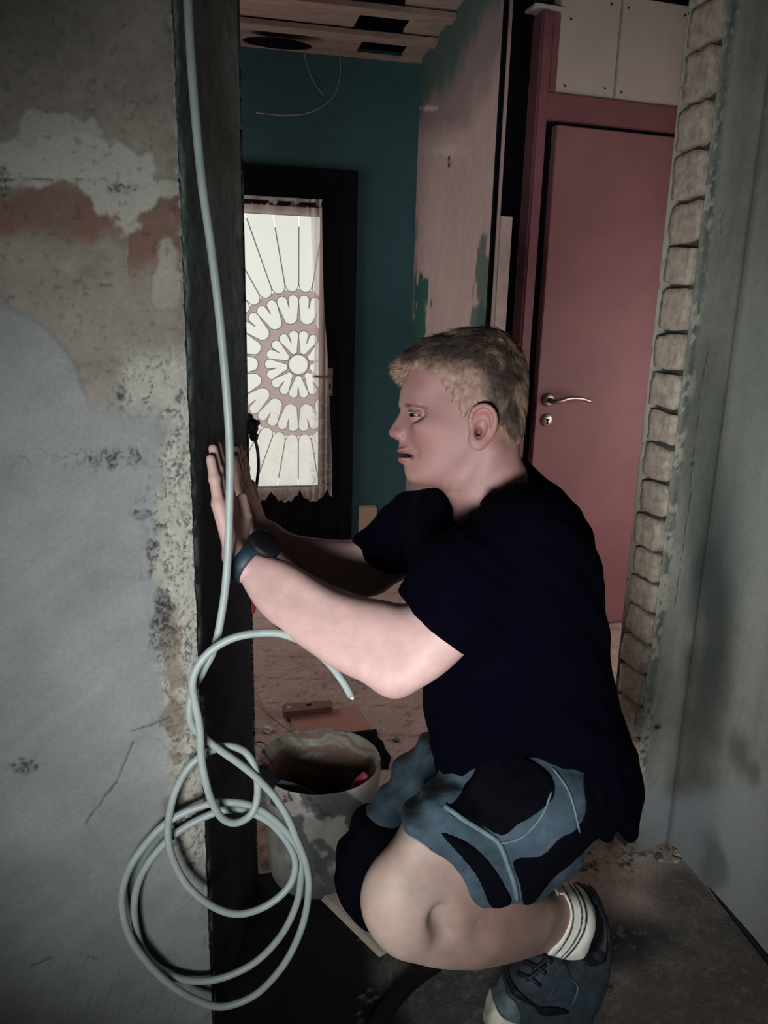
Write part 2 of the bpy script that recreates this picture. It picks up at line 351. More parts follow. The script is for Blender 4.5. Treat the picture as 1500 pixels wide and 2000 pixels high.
def front_floor(px, py, n1, n2, n3, X, Y):
    c = np.zeros(px.shape+(3,))+SA(108, 102, 97); c = c*(1+.8*n1+.7*n2+.5*n3)[..., None]
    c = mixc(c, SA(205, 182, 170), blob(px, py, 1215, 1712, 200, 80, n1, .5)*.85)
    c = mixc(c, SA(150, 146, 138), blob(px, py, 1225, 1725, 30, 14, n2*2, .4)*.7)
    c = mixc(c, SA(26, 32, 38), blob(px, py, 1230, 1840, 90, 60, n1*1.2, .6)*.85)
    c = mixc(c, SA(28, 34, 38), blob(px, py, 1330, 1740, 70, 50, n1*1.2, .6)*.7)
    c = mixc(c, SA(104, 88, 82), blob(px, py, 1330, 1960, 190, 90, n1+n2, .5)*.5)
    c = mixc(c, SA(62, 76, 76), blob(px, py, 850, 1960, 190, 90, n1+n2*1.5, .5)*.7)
    c = mixc(c, (.0022, .0022, .0045), (1-sst(700, 790, px-(py-1850)*.35+60*n1))*(1-.0*px)*.97)  # dark floor and the shadow left of the man painted near black
    scuff = sst(.66, .74, fbm(X*75, Y*75, 3, 90)); c = mixc(c, SA(150, 146, 140), scuff*.35*(px > 700))
    ed = blob(px, py, 1215, 1665, 90, 20, n2*2, .5); ed = np.maximum(ed, blob(px, py, 1120, 1690, 60, 45, n2*2, .5))
    h = .003*n1+.003*n2+ed*np.clip(n2+.1, 0, 1)*.03; return h, c
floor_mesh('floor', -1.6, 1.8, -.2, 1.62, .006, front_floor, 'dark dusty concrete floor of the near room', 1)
def back_floor(px, py, n1, n2, n3, X, Y):
    bd = (.5+.5*np.cos(Y*2*math.pi/.19)) ; seam = sst(.992, .999, bd)
    c = np.zeros(px.shape+(3,))+SA(188, 164, 154); c = c*(1+.4*n1+.3*n2+.25*n3)[..., None]
    c = mixc(c, SA(70, 56, 54), seam*.45)
    c = mixc(c, SA(70, 62, 60), sst(.7, .76, fbm(X*45, Y*45, 3, 95))*.5)
    c = mixc(c, SA(60, 84, 74), blob(px, py, 785, 1118, 22, 10, n2*2, .4)*.6)
    return .0012*n1+.001*n2-.001*seam, c
fb = floor_mesh('floor', -2.2, 2.6, 1.62, 4.9, .012, back_floor, 'pale dusty board floor of the back room', -1)
# gap strip along the right wall
g0 = fl(1306, 1630); g1 = fl(1520, 1905); gd = (g1-g0)/np.linalg.norm(g1-g0); 
gb = catmull([g0+np.array([0, 0, .035]), g0+gd*.03+np.array([0, 0, .012]), g0+gd*.16+np.array([0, 0, .006]), g1+np.array([0, 0, .006])], 10)
tube('trim_1', gb, [.004]*6+[.008]*(len(gb)-6), M_rub, None, 8); tag(bpy.data.objects['trim_1'], 'dark gap strip along the foot of the right wall', kind='structure')

# back room
c13 = math.radians(13); Wc = np.array([math.cos(c13), math.sin(c13)]); C0 = np.array([.125, 4.6])
b17 = math.radians(17); Wd = np.array([math.cos(b17), math.sin(b17)]); D0 = np.array([.993, 3.27]); Dd = np.array([-math.sin(b17), math.cos(b17)])
def v3(a, z=0): return Vector((a[0], a[1], z))
def on_c(t, z, off=0): # along far wall measured from the far corner, off toward the camera
    q = C0+Wc*t-np.array([-Wc[1], Wc[0]])*off; return Vector((q[0], q[1], z))
AXc = Vector((Wc[0], Wc[1], 0)); AYc = Vector((-Wc[1], Wc[0], 0)); AZ = Vector((0, 0, 1))
wb = box_obj('wall_back', on_c(-1.3, 1.31, -.06), AXc, AYc, AZ, 1.35, .05, 1.31, M_teal, None, 0); tag(wb, 'teal painted back wall around the black door', kind='structure')
SN = np.array([.395, 3.087])
def side_fn(px, py, s, z, sg):
    n1 = fbm(s*5, z*4, 5, 101)-.5; n2 = fbm(s*20, z*16, 4, 102)-.5; n3 = fbm(s*60, z*60, 3, 103)-.5
    c = np.zeros(px.shape+(3,))+SA(172, 150, 146); c = c*(1+.25*n1+.2*n2+.15*n3)[..., None]
    teal = SA(46, 84, 78)
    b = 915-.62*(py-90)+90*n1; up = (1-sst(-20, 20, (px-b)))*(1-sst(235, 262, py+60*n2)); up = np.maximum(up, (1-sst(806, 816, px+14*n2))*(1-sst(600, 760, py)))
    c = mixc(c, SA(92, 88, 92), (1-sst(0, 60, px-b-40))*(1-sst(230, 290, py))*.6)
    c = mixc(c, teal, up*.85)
    for (x, y, rx, ry, t) in ((823, 600, 14, 66, 1), (812, 655, 20, 34, 1), (943, 550, 17, 75, .8), (935, 625, 14, 40, .8)):
        c = mixc(c, teal, blob(px, py, x, y, rx, ry, n2*1.4, .12)*t)
    c = mixc(c, SA(190, 176, 166), blob(px, py, 838, 212, 16, 5, n2, .2)); c = mixc(c, SA(195, 180, 172), blob(px, py, 870, 296, 26, 12, n2*2, .3)*.6)
    for y in (309, 322): c = mixc(c, SA(15, 15, 18), blob(px, py, 877, y, 2.5, 5, 0, .3))
    slot = (sg == 1)*1.0*(1-(py > 440+40*n1)*(s < s0_+.05)); c = mixc(c, (.003, .003, .005), slot)
    return .001*n1*(sg == 0), np.clip(c, .003, 1)
s0_ = float(np.hypot(*(SN-C0)))
Ne = SN+Wd*.10
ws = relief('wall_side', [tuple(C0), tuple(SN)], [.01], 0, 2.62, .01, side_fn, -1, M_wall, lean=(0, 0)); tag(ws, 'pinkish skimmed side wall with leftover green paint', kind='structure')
_r = SN+Wd*.026; box_obj('wall_reveal', Vector((_r[0]+Dd[0]*.006, _r[1]+Dd[1]*.006, .83)), Vector((Wd[0], Wd[1], 0)), Vector((Dd[0], Dd[1], 0)), Vector((0, 0, 1)), .024, .006, .83, mat('pale_reveal', S(172, 152, 148), .9, var=.15, vscale=20), ws, .002)
# enclosing parts of the back room
box_obj('wall_outer', Vector((-2.2, 3.3, 1.31)), Vector((1, 0, 0)), Vector((0, 1, 0)), AZ, .05, 1.7, 1.31, M_teal, None, 0)['kind'] = 'structure'
box_obj('wall_partition', v3(D0+Wd*1.0, 1.31)+Vector((0, .0, 0))*0+Vector((Dd[0]*.12, Dd[1]*.12, 0)), v3(Wd), v3(Dd), AZ, .55, .05, 1.31, M_board, None, 0)['kind'] = 'structure'
box_obj('wall_far_right', Vector((2.05, 2.6, 1.31)), Vector((1, 0, 0)), Vector((0, 1, 0)), AZ, .05, 1.2, 1.31, M_board, None, 0)['kind'] = 'structure'
# ceiling of the back room
ce = box_obj('ceiling', Vector((0, 3.4, 2.70)), Vector((1, 0, 0)), Vector((0, 1, 0)), AZ, 2.4, 1.8, .04, M_dark, None, 0); tag(ce, 'open back room ceiling with pale battens and dark gaps', kind='structure')

exec_parts = []
# ceiling boards: rows along the back wall, with real holes between
AXr = Vector((Wc[0], Wc[1], 0)); AYr = AYc
rows = [3.20, 3.54, 3.885, 4.235]
for i, y in enumerate(rows):
    slope = Wc[1]/Wc[0]
    box_obj('batten', Vector((-.2, y-.02-.2*slope+.01, 2.572)), AXr, AYr, AZ, 1.55, .045, .012, M_batten, ce, .002)
    yc = y+.172
    xa = [-1.7, -.16]; xb = [.045, .75]
    for (p, q) in (xa, xb):
        q_ = 0
        box_obj('ceiling_board', Vector(((p+q)/2, yc+(p+q)/2*slope, 2.60)), AXr, AYr, AZ, (q-p)/2, .132, .009, M_batten, ce, .001)
box_obj('ceiling_board', Vector((-.2, 4.53, 2.585)), AXr, AYr, AZ, 1.5, .03, .01, M_batten, ce, .001)
bm = bmesh.new(); r = bmesh.ops.create_icosphere(bm, subdivisions=3, radius=1)
for v in bm.verts: v.co = Vector((v.co.x*.165, v.co.y*.07, v.co.z*.012))*(1+.1*(vn(v.co.x*3, v.co.y*3)-.5))
hol = bm_obj('dark_hole_patch', bm, M_dark, ce, True); hol.location = Vector(fl(542, 85, 2.545)); hol.rotation_euler = (0, 0, c13)  # black lens standing in for a dark hole between the boards
def ceil_wire(pts, z=2.5, n='loose_wire'):
    return tube(n, [P(x, y, zc) for x, y, zc in pts], .0022, M_batten, None, 6, 8)
wi = ceil_wire([(628, 55, 3.95), (612, 58, 3.95), (600, 80, 3.95), (596, 110, 3.95), (604, 140, 3.95), (616, 165, 3.95), (632, 186, 3.95)])
tag(wi, 'curled loose wire hanging below the pale ceiling battens, the left one', 'wire')
wi = ceil_wire([(655, 80, 3.9), (664, 110, 3.9), (664, 150, 3.9), (650, 190, 3.9), (610, 218, 3.9), (560, 225, 3.9), (500, 220, 3.9)])
tag(wi, 'long thin wire drooping from the ceiling toward the left jamb', 'wire')

# ---- glazed black door
d2 = empty('door_2', on_c(-.9, 0), kind='structure'); tag(d2, 'black framed glazed door with rosette grille at the back')
def tX(X): return (X-C0[0])/Wc[0]
def cbox(name, X0, X1, z0, z1, o0, o1, m, par, bev=.003):
    return box_obj(name, on_c((tX(X0)+tX(X1))/2, (z0+z1)/2, (o0+o1)/2), AXc, AYc, AZ, abs(tX(X1)-tX(X0))/2, abs(o1-o0)/2, (z1-z0)/2, m, par, bev)
cbox('door_frame', -.275, -.195, 0.006, 2.025, 0, .03, M_black, d2); cbox('door_frame', -1.28, -1.2, 0.006, 2.025, 0, .03, M_black, d2); cbox('door_frame', -1.28, -.275, 1.945, 2.025, 0, .03, M_black, d2)
cbox('door_stile', -.386, -.275, .006, 1.945, -.008, .018, M_black, d2); cbox('door_rail', -1.2, -.386, 1.79, 1.945, -.008, .018, M_black, d2)
cbox('door_rail', -1.2, -.386, .006, .33, -.008, .018, M_black, d2); cbox('door_stile', -1.2, -1.08, .33, 1.79, -.008, .018, M_black, d2)
M_gw = mat('daylit_clear_glass', S(222, 228, 220), .6, emit=.80); M_gp = mat('daylit_rose_glass', S(172, 156, 154), .6, emit=.72)
M_lead = mat('lead_line', S(130, 128, 124), .7, emit=.45)  # lead given a glow of its own against the daylit glass
cbox('glass_pane', -1.08, -.386, .33, 1.79, -.012, -.006, M_gw, d2, 0)
RC = (-.497, 1.0135)
def poly_obj(name, pts, off, th, m, par):
    bm = bmesh.new(); vs = [bm.verts.new(on_c(tX(RC[0])+u, RC[1]+v, off)) for u, v in pts]; fce = bm.faces.new(vs)
    ex = bmesh.ops.extrude_face_region(bm, geom=[fce]); sh = -AYc*th
    for g in ex['geom']:
        if isinstance(g, bmesh.types.BMVert): g.co += sh
    bmesh.ops.triangulate(bm, faces=[q for q in bm.faces if len(q.verts) > 4]); return bm_obj(name, bm, m, par)
XL0 = tX(-1.08)-tX(RC[0]); XR0 = tX(-.386)-tX(RC[0]); ZB0 = .33-RC[1]; ZT0 = 1.79-RC[1]
def clip(pts):
    for (ax, s, lim) in ((0, 1, XL0+.001), (0, -1, -(XR0-.001)), (1, 1, ZB0+.001), (1, -1, -(ZT0-.001))):
        out = []
        for i in range(len(pts)):
            a = pts[i-1]; b = pts[i]; da = s*a[ax]-lim; db = s*b[ax]-lim
            if (da >= 0) != (db >= 0):
                t = da/(da-db); out.append((a[0]+(b[0]-a[0])*t, a[1]+(b[1]-a[1])*t))
            if db >= 0: out.append(b)
        pts = out
        if len(pts) < 3: return []
    return pts
disc = clip([(.402*math.sin(a*math.pi/60), .402*math.cos(a*math.pi/60)) for a in range(120)])
poly_obj('rosette_glass', disc, -.005, .003, M_gp, d2)
lead_v = []; lead_q = []
def lead(pts, wd=.0048, closed=True):
    n = len(pts)
    for i in range(n if closed else n-1):
        a = np.array(pts[i]); b = np.array(pts[(i+1) % n]); 
        if min(a[0], b[0]) < XL0 or max(a[0], b[0]) > XR0 or min(a[1], b[1]) < ZB0 or max(a[1], b[1]) > ZT0: continue
        d = b-a; L = np.linalg.norm(d)
        if L < 1e-5: continue
        nn = np.array([-d[1], d[0]])/L*wd/2; k = len(lead_v); e = d/L*wd*.3
        for p in (a-nn-e, b-nn+e, b+nn+e, a+nn-e): lead_v.append(tuple(on_c(tX(RC[0])+p[0], RC[1]+p[1], .0034)))
        lead_q.append((k, k+1, k+2, k+3))
def rot(pts, ang):
    c, s = math.cos(ang), math.sin(ang); return [(u*c+v*s, -u*s+v*c) for u, v in pts]
def heart(r0, r1, ha):
    hw1 = math.tan(ha)*(r1-.02); hw0 = math.tan(ha)*r0*1.0; lr = hw1/2; pts = []
    b = max(hw0, .008)
    for k in range(9): a = math.pi*(1+k/8); pts.append((b*math.cos(a)*1.0, r0+b*.9+b*.9*math.sin(a)))
    for k in range(9): a = -.25+math.pi*(.92)*k/8; pts.append((lr+lr*math.cos(a)*.97, r1-lr+lr*math.sin(a)))
    pts.append((.002, r1-lr*2.1)); 
    for k in range(9): a = -.25+math.pi*(.92)*(8-k)/8; pts.append((-(lr+lr*math.cos(a)*.97), r1-lr+lr*math.sin(a)))
    return pts
for k in range(9):
    h = rot(heart(.060, .184, math.radians(19)), math.radians(20+40*k)); c_ = clip(h)
    if c_: poly_obj('petal_pane', c_, -.001, .003, M_gw, d2); lead(h)
for k in range(18):
    h = rot(heart(.220, .372, math.radians(9.8)), math.radians(10+20*k)); c_ = clip(h)
    if c_: poly_obj('petal_pane', c_, -.001, .003, M_gw, d2); lead(h)
for k in range(36):
    ha = math.radians(4.97); r0 = .388; b = math.tan(ha)*r0*1.03; lb = [(b*math.cos(math.pi*(1+j/8)), r0+b+b*math.sin(math.pi*(1+j/8))) for j in range(9)]
    lb += [(math.tan(ha)*1.3, 1.3), (-math.tan(ha)*1.3, 1.3)]; h = rot(lb, math.radians(5+10*k)); c_ = clip(h)
    if c_: poly_obj('petal_pane', c_, -.001, .003, M_gw, d2); lead(rot(lb[:9], math.radians(5+10*k)), .0045, False)
    L = 1.25
    lead([(r*math.sin(math.radians(10*k)), r*math.cos(math.radians(10*k))) for r in np.linspace(.42, L, 12)], .0065, False)
for r_ in (.0575,): lead([(r_*math.sin(a*math.pi/18), r_*math.cos(a*math.pi/18)) for a in range(36)], .005)
poly_obj('petal_pane', [(.05*math.sin(a*math.pi/18), .05*math.cos(a*math.pi/18)) for a in range(36)], -.001, .003, M_gw, d2)
me = bpy.data.meshes.new('lead_line'); me.from_pydata(lead_v, [], lead_q); link('lead_line', me, M_lead, d2)['kind'] = 'stuff'
hp = cbox('handle_plate', -.345, -.312, .845, 1.0, .018, .024, M_steel, d2, .003)
tube('door_lever', [on_c(tX(-.328), .952, .024), on_c(tX(-.328), .952, .06), on_c(tX(-.345), .953, .068), on_c(tX(-.43), .955, .068)], .0075, M_steel, d2, 10, 5)
for z in (.905, .888): cbox('keyhole', -.333, -.324, z-.008, z+.006, .0235, .026, M_dark, d2, 0)
for z in (.99, .855): cbox('plate_screw', -.332, -.325, z-.004, z+.004, .0235, .026, M_dark, d2, 0)

# ---- sheer lace curtain
def curtain_mat():
    m = bpy.data.materials.new('sheer_lace'); m.use_nodes = True; nt = m.node_tree; N = nt.nodes; L = nt.links; N.remove(N['Principled BSDF'])
    out = N['Material Output']; at = N.new('ShaderNodeAttribute'); at.attribute_name = 'col'
    df = N.new('ShaderNodeBsdfDiffuse'); tl = N.new('ShaderNodeBsdfTranslucent'); tr = N.new('ShaderNodeBsdfTransparent')
    L.new(at.outputs['Color'], df.inputs[0]); L.new(at.outputs['Color'], tl.inputs[0])
    m1 = N.new('ShaderNodeMixShader'); m1.inputs[0].default_value = .45; L.new(df.outputs[0], m1.inputs[1]); L.new(tl.outputs[0], m1.inputs[2])
    m2 = N.new('ShaderNodeMixShader'); L.new(at.outputs['Alpha'], m2.inputs[0]); L.new(tr.outputs[0], m2.inputs[1]); L.new(m1.outputs[0], m2.inputs[2]); L.new(m2.outputs[0], out.inputs[0]); return m
nx, nz = 260, 420; XX, ZZ = np.meshgrid(np.linspace(0, 1, nx), np.linspace(0, 1, nz), indexing='ij')
Xr = -.383+.07*sst(0, 1, 1-ZZ)                      # right hem flares toward the floor
XC = -1.08+(Xr+1.08)*XX; sc = np.abs(np.sin((XC+.03)*math.pi/.155))**.6; sc2 = .5+.5*np.cos(XC*2*math.pi/.036)
zb = .325-.075*sc-.012*sc2; ZC = zb+(1.872-zb)*ZZ
fold = .010*np.sin(XC*2*math.pi/.035+2*ZZ)*sst(-.47, -.42, XC)+.004*np.sin(XC*2*math.pi/.11)
off = .045+fold
PC = np.stack([C0[0]+XC-C0[0]+Wc[1]*off, C0[1]+(XC-C0[0])*Wc[1]/Wc[0]-Wc[0]*off, ZC], -1)
n1 = fbm(XC*70, ZC*70, 3, 7)-.5; lz = 1-sst(.75, .98, ZC)
fl_ = .5+.5*np.sin(XC*2*math.pi/.16+1.5)*np.sin(ZC*2*math.pi/.22); lace = sst(.02, .05, np.abs(fbm(XC*24, ZC*24, 2, 9)-.5))
al = .05+.22*lz*(1-lace*.35)+.1*lz*fl_
strip = sst(-.435, -.425, XC+.012*np.sin(ZC*4)); al = np.maximum(al, strip*(.62+.10*np.sin(XC*2*math.pi/.03)-.25*lz*lace))
hd = sst(1.785, 1.79, ZC); al = np.maximum(al, hd*.9); al = np.maximum(al, (1-sst(.325, .335, ZC))*(.62+.5*n1)); al = np.clip(al, 0, 1)
cc = np.zeros(al.shape+(3,))+SA(248, 228, 222); cc = mixc(cc, SA(40, 36, 40), sst(1.825, 1.832, ZC)*(1-sst(1.852, 1.856, ZC))*sst(.4, .6, fbm(XC*50, ZC*40, 2, 13)+.1))
cu = np_mesh('lace_curtain', PC.reshape(-1, 3), grid_quads(nx, nz)); a_ = cu.color_attributes.new('col', 'FLOAT_COLOR', 'POINT')
a_.data.foreach_set('color', np.concatenate([cc, al[..., None]], -1).astype(np.float32).ravel())
o = link('lace_curtain', cu, curtain_mat(), None, True); tag(o, 'sheer pinkish lace curtain with scalloped hem on the glazed black door', 'curtain')
fr = .0
# ---- red door
d1 = empty('door_1', v3(D0), kind='structure'); tag(d1, 'reddish brown panel door with steel lever handle behind the man')
AXd = v3(Wd); AYd = v3(Dd)
def dp(X, z, off=0):
    t = (X-D0[0])/Wd[0]; q = D0+Wd*t-Dd*off; return Vector((q[0], q[1], z))
def dbox(name, X0, X1, z0, z1, o0, o1, m, par, bev=.003):
    return box_obj(name, dp((X0+X1)/2, (z0+z1)/2, (o0+o1)/2), AXd, AYd, AZ, (X1-X0)/2/Wd[0], abs(o1-o0)/2, (z1-z0)/2, m, par, bev)
dbox('door_leaf', .588, 1.33, .012, 1.985, -.04, 0, M_red, d1)
dbox('door_frame', .492, .536, .004, 2.34, -.05, .03, M_redframe, d1, .008); dbox('frame_rebate', .534, .592, .004, 2.0, -.05, -.035, M_black, d1)
dbox('door_frame', .537, 1.40, 2.0, 2.088, -.05, .012, M_redframe, d1, .004); dbox('door_frame', .537, .565, 2.089, 2.34, -.05, .02, M_redframe, d1, .004)
dbox('frame_rebate', .592, 1.33, 1.986, 1.999, -.04, -.02, M_black, d1, 0)
dbox('post_cap', .46, .57, 2.342, 2.352, -.05, .035, M_board, d1, 0)
hc = dp(.636, .988, 0); nd = -AYd
lathe('handle_rose', [(.0, .012), (.020, .012), (.026, .008), (.027, 0)], hc, nd, M_steel, d1, 32)
tube('door_lever', [dp(.64, .985, .010), dp(.645, .985, .045), dp(.665, .992, .055), dp(.70, .998, .055), dp(.745, .996, .055), dp(.79, .985, .055)], [.010]*6+[.0075]*20, M_steel, d1, 12, 5) if False else None
lp = catmull([dp(.638, .986, .010), dp(.640, .985, .045), dp(.662, .990, .055), dp(.70, .999, .055), dp(.745, .998, .055), dp(.79, .986, .055)], 6)
tube('door_lever', lp, np.linspace(.0105, .0075, len(lp)), M_steel, d1, 14)
lathe('lock_escutcheon', [(.0, .009), (.022, .009), (.026, .005), (.027, 0)], dp(.637, .907, 0), nd, M_steel, d1, 32)
dbox('keyhole', .634, .640, .893, .908, .0085, .0105, M_dark, d1, 0); dbox('keyhole', .630, .644, .907, .913, .0085, .0105, M_dark, d1, 0)
# white boards above the door and dark slot beside the post
dbox('wall_panel', .570, .800, 2.09, 2.43, -.05, .0, M_board, None)['kind'] = 'structure'
wp2 = dbox('wall_panel', .8045, 1.45, 2.09, 2.43, -.05, .0015, M_board, None); wp2['kind'] = 'structure'
wp1 = bpy.data.objects['wall_panel']; wp1['label'] = 'pale board screwed above the red door frame, left one with narrow width'; wp2['label'] = 'pale board screwed above the red door frame, wide right one'
for i, (x, y) in enumerate(((1115, 38), (1194, 9), (1227, 16), (1103, 168), (1181, 173), (1213, 181), (1337, 31))):
    q = vp(x, y, D0, Wd); lathe('screw_head', [(0, .003), (.0035, .003), (.004, 0)], q-np.array([Dd[0], Dd[1], 0])*.002, nd, M_screw, wp1 if x < 1200 else wp2, 10)
t1 = dbox('trim_2', .386, .492, 0, 2.62, -.06, -.045, M_dark, None, 0); tag(t1, 'dark slot between the skimmed side wall and the red door post', kind='structure')
t2 = dbox('trim_3', .46, 1.5, 2.43, 2.62, -.06, -.03, M_dark, None, 0); tag(t2, 'dark gap above the pale boards', kind='structure')

# ---------------------------------------------------------------- cable coil
def cz(px, py, off): return vp(px, py, LA-D15*off, W15)
cable_px = [(364, -60), (368, 20), (373, 110), (383, 240), (395, 360), (412, 480), (429, 620), (442, 760), (449, 880), (448, 1000), (444, 1100), (436, 1180), (420, 1262), (398, 1308), (378, 1347), (370, 1387), (377, 1420), (400, 1442),
 (433, 1467), (467, 1491), (500, 1518), (533, 1552), (560, 1593), (580, 1640), (597, 1685), (603, 1735), (593, 1800), (567, 1863), (532, 1912), (490, 1948), (433, 1966), (383, 1953), (333, 1923), (288, 1880), (252, 1825), (238, 1760), (250, 1702), (283, 1650), (328, 1605), (385, 1577),
 (433, 1567), (483, 1571), (525, 1592), (562, 1628), (584, 1672), (587, 1722), (577, 1772), (548, 1828), (500, 1878), (440, 1908), (385, 1916), (333, 1906), (298, 1884), (272, 1840), (262, 1770), (277, 1707), (320, 1648), (367, 1612), (420, 1587), (450, 1581),
 (490, 1587), (533, 1611), (567, 1655), (577, 1693), (562, 1734), (520, 1769), (467, 1785), (417, 1771), (367, 1730), (336, 1672), (328, 1617), (340, 1552), (365, 1503), (388, 1480), (413, 1466), (443, 1457), (475, 1466), (493, 1488), (502, 1520), (502, 1560), (489, 1592), (460, 1607), (433, 1597), (413, 1563), (400, 1518),
 (393, 1477), (390, 1420), (381, 1373), (376, 1333), (387, 1300), (413, 1270), (453, 1247), (500, 1237), (550, 1238), (600, 1259), (643, 1296), (671, 1333), (686, 1359)]
N_ = len(cable_px); cp = []
for i, (x, y) in enumerate(cable_px):
    u = i/N_; off = .018+.055*sst(.12, .3, u)*(1-.0*u)
    off = np.interp(i, [0, 11, 15, 24, 39, 58, 66, 76, 84, 90, N_-1], [.004, .03, .045, .05, .035, .02, .05, .03, .075, .07, .085]); cp.append(cz(x, y, off))
cb = tube('electric_cable', catmull(cp, 7), .0063, M_cable, None, 14); tag(cb, 'thick pale grey electric cable hanging down the jamb and coiled at its foot', 'cable')
q = (cp[-1]-cp[-2]); q /= np.linalg.norm(q); tube('wire_core', [cp[-1]-q*.004, cp[-1]+q*.003, cp[-1]+q*.007], [.0045, .004, .0025], M_sock, cb, 8)

# dangling socket on the hidden side of the jamb
zs = 1.60
sk = empty('dangling_plug', P(492, 835, zs), 'black plug hanging on a thin lead beside the glazed door curtain', 'plug')
bm = bmesh.new()
for (x, y, rx, ry) in ((484, 818, 12, 12), (492, 832, 13, 17), (496, 852, 9, 10), (503, 826, 5, 6)):
    r = bmesh.ops.create_icosphere(bm, subdivisions=3, radius=1); s_ = zs/FPX
    for v in r['verts']:
        k = 1+.35*(fbm(v.co.x*3+x, v.co.y*3+v.co.z*2, 2)-.5); c_ = v.co.copy(); q = P(x, y, zs)+RT*c_.x*rx*s_*k+UP*c_.y*ry*s_*k+FW*c_.z*.011*k; v.co = Vector(q)
bm_obj('plug_body', bm, M_rub, sk, True)
tube('plug_lead', [P(498, 858, zs), P(503, 880, zs), P(505, 910, zs), P(502, 940, zs), P(497, 975, zs), P(488, 1020, zs+.02), P(480, 1080, zs+.04)], .0032, mat('dark_grey_lead', S(70, 78, 80), .6), sk, 8, 6)
rd = tube('wire_stub', [P(486, 1160, 1.68), P(491, 1170, 1.68), P(495, 1182, 1.68), P(492, 1196, 1.68)], .006, mat('red_plastic', S(170, 50, 45), .5), None, 8, 4); tag(rd, 'small red wire stub poking out behind the left jamb', 'wire')

# ---------------------------------------------------------------- bucket and tools
BC = fl(622, 1700); bk = empty('bucket', BC, 'mortar-stained pale plastic bucket on the floor beside the squatting man', 'bucket')
prof = [(0, .004), (.098, .004), (.112, .012), (.118, .04), (.124, .10), (.130, .18), (.134, .235), (.140, .238), (.1415, .262), (.1425, .294), (.1405, .299), (.137, .297), (.1355, .275), (.130, .235), (.124, .13), (.119, .10), (0, .095)]
pr = []
seg = 220; NP = []
for i in range(len(prof)-1):
    n = 14 if i > 2 else 4
    for k in range(n): t = k/n; NP.append((prof[i][0]*(1-t)+prof[i+1][0]*t, prof[i][1]*(1-t)+prof[i+1][1]*t, i))
NP.append((prof[-1][0], prof[-1][1], len(prof)-2)); NP = np.array(NP)
Rr = NP[:, 0:1]; Zz = NP[:, 1:2]; In = NP[:, 2:3] >= 11; Aa = np.linspace(0, 2*math.pi, seg, endpoint=False)[None, :]; Xx = np.cos(Aa); Yy = np.sin(Aa)
bn = fbm(Xx*2.4+5+Zz*3, Yy*2.4+Zz*11, 4, 6)-.5; bn2 = fbm(Xx*3+9+Zz*2, Yy*3+Zz*16, 5, 12)-.5; bf = fbm(Xx*9+Zz*5, Yy*9+Zz*60, 3, 15)-.5
RR = Rr*(1+np.where(In, .025*bn+.012*bf, .012*bn)); ZZ_ = Zz+In*(Rr > .05)*.008*bn+(NP[:, 2:3] >= 15)*.05*(fbm(Xx*Rr*40+9, Yy*Rr*40, 3, 3)-.4)
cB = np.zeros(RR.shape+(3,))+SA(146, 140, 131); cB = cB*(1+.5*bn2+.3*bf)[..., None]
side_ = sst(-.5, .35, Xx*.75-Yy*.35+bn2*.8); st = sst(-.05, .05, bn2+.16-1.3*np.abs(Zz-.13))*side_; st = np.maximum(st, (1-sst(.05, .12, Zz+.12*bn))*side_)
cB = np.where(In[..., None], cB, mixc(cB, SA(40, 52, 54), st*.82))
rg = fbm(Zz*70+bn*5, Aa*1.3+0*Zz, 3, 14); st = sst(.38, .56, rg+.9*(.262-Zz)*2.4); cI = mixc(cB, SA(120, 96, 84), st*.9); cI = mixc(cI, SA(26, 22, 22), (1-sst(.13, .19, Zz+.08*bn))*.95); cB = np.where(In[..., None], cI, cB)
spb = sst(.58, .64, fbm(Xx*10+Zz*30, Yy*10+Zz*40, 3, 17))*(Zz > .245)*sst(.2, -.4, Xx*.6+Yy*.2-.3*0); cB = mixc(cB, SA(36, 34, 34), spb*.85)
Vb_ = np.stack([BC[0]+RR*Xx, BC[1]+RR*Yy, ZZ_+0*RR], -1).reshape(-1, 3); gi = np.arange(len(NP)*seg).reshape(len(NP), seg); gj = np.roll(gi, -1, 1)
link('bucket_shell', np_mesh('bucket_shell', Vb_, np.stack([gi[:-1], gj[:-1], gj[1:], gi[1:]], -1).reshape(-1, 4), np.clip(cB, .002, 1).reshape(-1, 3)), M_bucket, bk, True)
# filling knife lying across the rim
ka = P(503, 1502, 1.70); kb = P(540, 1533, 1.735); kc = P(622, 1553, 1.76)
kn = empty('filling_knife', ka, 'filling knife with black handle lying across the bucket rim', 'tool')
hv = kb-ka; hl = np.linalg.norm(hv); hx = Vector(hv/hl); hy = Vector(UP).cross(hx).normalized(); hz = hx.cross(hy)
box_obj('handle', Vector((ka+kb)/2), hx, hy, hz, hl/2, .006, .0135, M_rub, kn, .004)
bm = bmesh.new(); bl = [P(533, 1519, 1.735), P(575, 1530, 1.75), P(628, 1553, 1.765), P(600, 1556, 1.76), P(568, 1553, 1.75), P(530, 1540, 1.735)]
vs = [bm.verts.new(Vector(p)) for p in bl]; fc = bm.faces.new(vs); ex = bmesh.ops.extrude_face_region(bm, geom=[fc])
for g in ex['geom']:
    if isinstance(g, bmesh.types.BMVert): g.co += Vector(FW)*.0015
bm_obj('blade', bm, mat('dull_blade', S(58, 70, 70), .45, metal=.5, var=.3, vscale=40), kn)
rp = [P(690, 1540, 1.80), P(700, 1528, 1.79), P(712, 1516, 1.78), P(717, 1512, 1.78)]
rt = tube('tool_handle', catmull(rp, 5), np.interp(np.linspace(0, 1, 16), [0, .3, .85, 1], [.006, .010, .009, .004]), mat('red_handle', S(150, 50, 58), .5), None, 12); tag(rt, 'red tool handle leaning inside the bucket at its right rim', 'tool')
